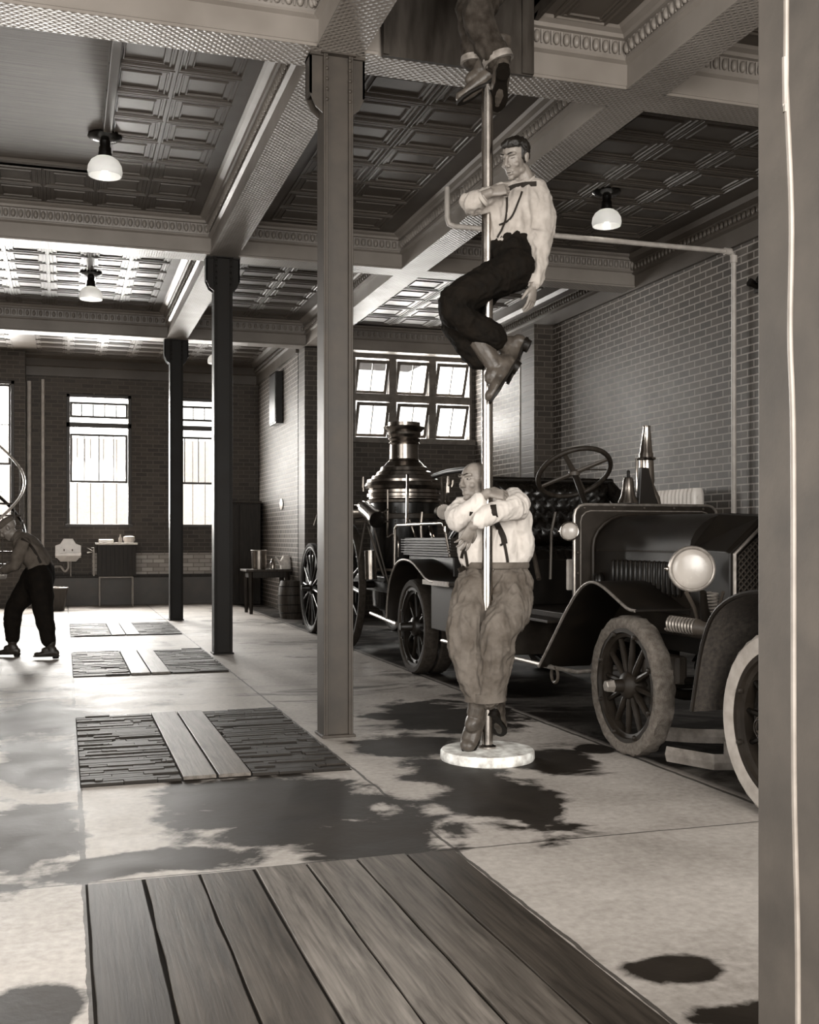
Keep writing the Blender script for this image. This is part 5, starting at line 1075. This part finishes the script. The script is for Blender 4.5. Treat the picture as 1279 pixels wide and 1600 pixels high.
# wall basin
w0 = PY(107, 868, BW-.1); t = thing('wall_basin', 'small white wall basin with arched splashback under the first rear window', 'basin', (w0.x, BW-.1, w0.z))
x = w0.x; z = w0.z
arch = [(x-.25, z-.05), (x-.25, z+.20), (x-.15, z+.24), (x-.09, z+.34), (x+.09, z+.34), (x+.15, z+.24), (x+.25, z+.20), (x+.25, z-.05)]
MB().prism(arch, 'y', BW-.03, BW-.002).build('splashback', M['white'], t, smooth=0, bevel=.008)
MB().rings([[Vector((x+a*.25*k, BW-.03-(.0 if b < 0 else .34*k), z+dz)) for a, b in ((-1, -1), (-1, .5), (1, .5), (1, -1))] for k, dz in ((.6, -.12), (.95, -.02), (1, .0), (1, .05), (.9, .05), (.85, .0))]).build('bowl', M['white'], t, smooth=0, bevel=.008)
MB().tube(spline([Vector((x, BW-.18, z-.12)), Vector((x, BW-.18, z-.25)), Vector((x-.06, BW-.18, z-.32)), Vector((x-.12, BW-.18, z-.25)), Vector((x-.15, BW-.15, z-.22)), Vector((x-.25, BW-.06, z-.22))], 4), .022, 8).build('drain_trap', M['pipe'], t)
MB().cyl((x+.05, BW-.1, z-.1), (x+.05, BW-.1, z-.42), .015).build('supply_pipe', M['edge'], t)
for g in (-.08, .08): MB().tube([Vector((x+g, BW-.03, z+.12)), Vector((x+g, BW-.10, z+.12)), Vector((x+g, BW-.11, z+.09))], .012, 8).build('tap', M['nickel'], t)
# panelled wash cabinet standing on a pipe frame
a = PY(153, 900, BW-.5); b = PY(213, 848, BW-.5); t = thing('wash_cabinet', 'dark slatted wooden wash cabinet on a thin pipe frame below the first rear window', 'cabinet', ((a.x+b.x)/2, BW-.3, 0))
m = MB(); n_ = 9; st = (b.x-a.x)/n_
for i in range(n_): m.box(a.x+i*st+.003, a.x+(i+1)*st-.003, BW-.52, BW-.50, a.z, b.z-.04)
m.box(a.x, b.x, BW-.50, BW-.1, a.z, b.z-.04); m.build('cabinet_box', M['wood_dark'], t, smooth=0)
MB().box(a.x-.04, b.x+.03, BW-.55, BW-.08, b.z-.04, b.z).build('cabinet_top', M['white_rough'], t, smooth=0, bevel=.006)
xa, xb = a.x+.04, b.x-.06
MB().tube([Vector((xa, BW-.5, 0)), Vector((xa, BW-.5, a.z-.03)), Vector((xb, BW-.5, a.z-.03)), Vector((xb, BW-.5, 0))], .014, 8).build('frame_pipe', M['pipe'], t)
MB().tube([Vector((xa, BW-.14, 0)), Vector((xa, BW-.14, a.z-.03)), Vector((xb, BW-.14, a.z-.03)), Vector((xb, BW-.14, 0))], .014, 8).build('frame_pipe', M['pipe'], t)
MB().tube([Vector((a.x-.07, BW-.45, a.z)), Vector((a.x-.07, BW-.45, b.z-.1)), Vector((a.x-.2, BW-.45, b.z-.1)), Vector((a.x-.07, BW-.45, b.z-.18)), Vector((a.x-.2, BW-.45, b.z-.2))], .016, 8).build('tap_pipe', M['pipe'], t)
tz = b.z; ax = a.x; wd = b.x-a.x
o = MB().box(ax+.02, ax+wd*.42, BW-.45, BW-.2, tz, tz+.07).build('folded_towel', M['white'], origin=(ax+.2, BW-.3, tz), bevel=.02); tag(o, 'folded white towel on the left of the wash cabinet top', 'towel')
o = MB().lathe([(.001, 0), (.035, 0), (.037, .09), (.015, .12), (.013, .17), (.001, .17)], (ax+wd*.6, BW-.3, tz), 'z', 14).build('bottle', M['glass_lens'], origin=(ax+wd*.6, BW-.3, tz)); tag(o, 'small bottle in the middle of the wash cabinet top', 'bottle')
m = MB(); m.lathe([(.001, 0), (.09, .0), (.12, .06), (.11, .12), (.05, .14), (.001, .14)], (ax+wd*.83, BW-.3, tz), 'z', 18); o = m.build('white_bundle', M['shirt_white'], origin=(ax+wd*.83, BW-.3, tz)); tag(o, 'rounded white bundle on the right of the wash cabinet top', 'bundle')
# bucket by the far wall
q = PZ(90, 954, 0); t = thing('slop_bucket', 'dark metal bucket on the floor behind the bending man', 'bucket', (q.x, q.y, 0))
MB().lathe([(.001, .0), (.13, .0), (.19, .42), (.195, .43), (.18, .43), (.125, .03), (.001, .03)], (q.x, q.y, 0), 'z', 24).build('pail', M['iron'], t)
MB().torus((q.x, q.y, .43), .19, .012, 'z', 24, 6).build('rim', M['edge'], t)
# tall dark partition cupboard
a = PY(365, 940, BW-.7); b = PY(419, 786, BW-.7); b.x = min(b.x, JX-.06); t = thing('dark_cupboard', 'tall plain dark wooden cupboard in the rear corner beside the lit brick wall', 'cupboard', ((a.x+b.x)/2, BW-.4, 0))
MB().box(a.x-.35, b.x, BW-.68, BW-.1, 0, b.z).build('carcass', M['wood_dark'], t, smooth=0, bevel=.01)
for k in range(2): dw = (b.x-a.x+.33)/2; x0 = a.x-.33+k*dw; MB().box(x0+.01, x0+dw-.01, BW-.70, BW-.68, .06, b.z-.04).build('door_panel', M['wood_dark'], t, smooth=0, bevel=.005)
MB().box(a.x-.38, b.x+.01, BW-.72, BW-.08, b.z, b.z+.04).build('top_board', M['wood_mid'], t, smooth=0, bevel=.005)
# work table with pail, jug and bottle
ty = 18.9+1.0; a = P(385, 893, 19.6); b = P(465, 893, 19.2); tzz = .80
t = thing('small_table', 'small dark wooden table against the whitened brick wall behind the columns', 'table', ((a.x+b.x)/2, a.y, 0))
X0, X1, Y0, Y1 = a.x, min(b.x, JX-.02), a.y-.2, a.y+.5
MB().box(X0-.03, X1, Y0, Y1, tzz-.04, tzz).build('table_top', M['wood_mid'], t, smooth=0, bevel=.006)
MB().box(X0+.05, X1-.03, Y0+.06, Y1-.06, tzz-.15, tzz-.04).build('apron', M['wood_dark'], t, smooth=0)
for px_, py_ in ((X0+.07, Y0+.08), (X0+.07, Y1-.08), (X1-.07, Y0+.08), (X1-.07, Y1-.08)): MB().tube([Vector((px_, py_, tzz-.04)), Vector((px_, py_, 0))], [.05, .03], 4).build('leg', M['wood_dark'], t, smooth=0)
px_ = X0+.25; py_ = Y0+.3
u = thing('tin_pail', 'tall tin pail on the left of the small table', 'pail', (px_, py_, tzz))
MB().lathe([(.001, 0), (.13, 0), (.145, .34), (.15, .345), (.138, .345), (.122, .02), (.001, .02)], (px_, py_, tzz), 'z', 24).build('pail_body', M['nickel_dark'], u)
MB().torus((px_, py_, tzz+.34), .147, .008, 'z', 24, 6).build('pail_rim', M['edge'], u)
px_ = X0+.50; o = MB().lathe([(.001, 0), (.05, 0), (.055, .10), (.03, .15), (.022, .2), (.001, .2)], (px_, py_, tzz), 'z', 16).build('bottle', M['nickel_dark'], origin=(px_, py_, tzz)); tag(o, 'small dark bottle between the pail and the jug on the small table', 'bottle')
px_ = X0+.74; u = thing('enamel_jug', 'white enamel jug on the right of the small table', 'jug', (px_, py_, tzz))
MB().lathe([(.001, 0), (.10, 0), (.105, .15), (.08, .20), (.06, .23), (.065, .25), (.001, .25)], (px_, py_, tzz), 'z', 20).build('jug_body', M['white_rough'], u)
MB().tube([Vector((px_-.09, py_, tzz+.08)), Vector((px_-.16, py_, tzz+.18)), Vector((px_-.19, py_, tzz+.22))], [.025, .018, .014], 8).build('spout', M['white_rough'], u)
MB().torus((px_+.09, py_, tzz+.13), .06, .010, 'y', 16, 6).build('handle', M['white_rough'], u)
# barrel beside the wagon wheel
q = PZ(456, 966, 0); o = thing('wooden_barrel', 'dark wooden barrel standing just left of the wagon wheel', 'barrel', (q.x, q.y, 0))
MB().lathe([(.001, 0), (.19, 0), (.225, .18), (.235, .32), (.225, .48), (.19, .64), (.175, .64), (.17, .60), (.001, .60)], (q.x, q.y, 0), 'z', 20).build('staves', M['wood_mid'], o, smooth=20)
for z_, r_ in ((.1, .213), (.24, .235), (.40, .235), (.55, .215)): MB().torus((q.x, q.y, z_), r_, .008, 'z', 24, 6).build('hoop', M['iron_dark'], o)
# wall things
q = PX(440, 788, JX-.01); o = MB().ball((JX-.015, q.y, q.z), (.015, .16, .11), 20, 10).build('gong', M['white'], origin=(JX-.015, q.y, q.z)); tag(o, 'small round white disc on the lit brick side wall', 'disc')
a = PX(426, 590, JX-.1); b = PX(436, 660, JX-.1); zc = (a.z+b.z)/2
t = thing('wall_case', 'tall narrow dark case high on the lit side wall', 'case', (JX-.1, a.y, b.z)); MB().box(JX-.14, JX-.002, a.y-.55, a.y+.1, b.z, a.z+.05).build('case_body', M['black'], t, smooth=0, bevel=.01)
MB().box(JX-.15, JX-.135, a.y-.52, a.y+.07, b.z+.03, a.z+.02).build('case_door', M['engine'], t, smooth=0, bevel=.004)
q = PY(490, 815, RBW-.36); o = MB().tube([Vector((q.x, RBW-.33, q.z-.06)), Vector((q.x, RBW-.38, q.z-.06)), Vector((q.x+.05, RBW-.40, q.z+.12))], [.02, .016, .008], 8).build('wall_hook', M['edge'], origin=(q.x, RBW-.33, q.z)); tag(o, 'small metal hook on the brick pier beside the nearest column', 'hook')
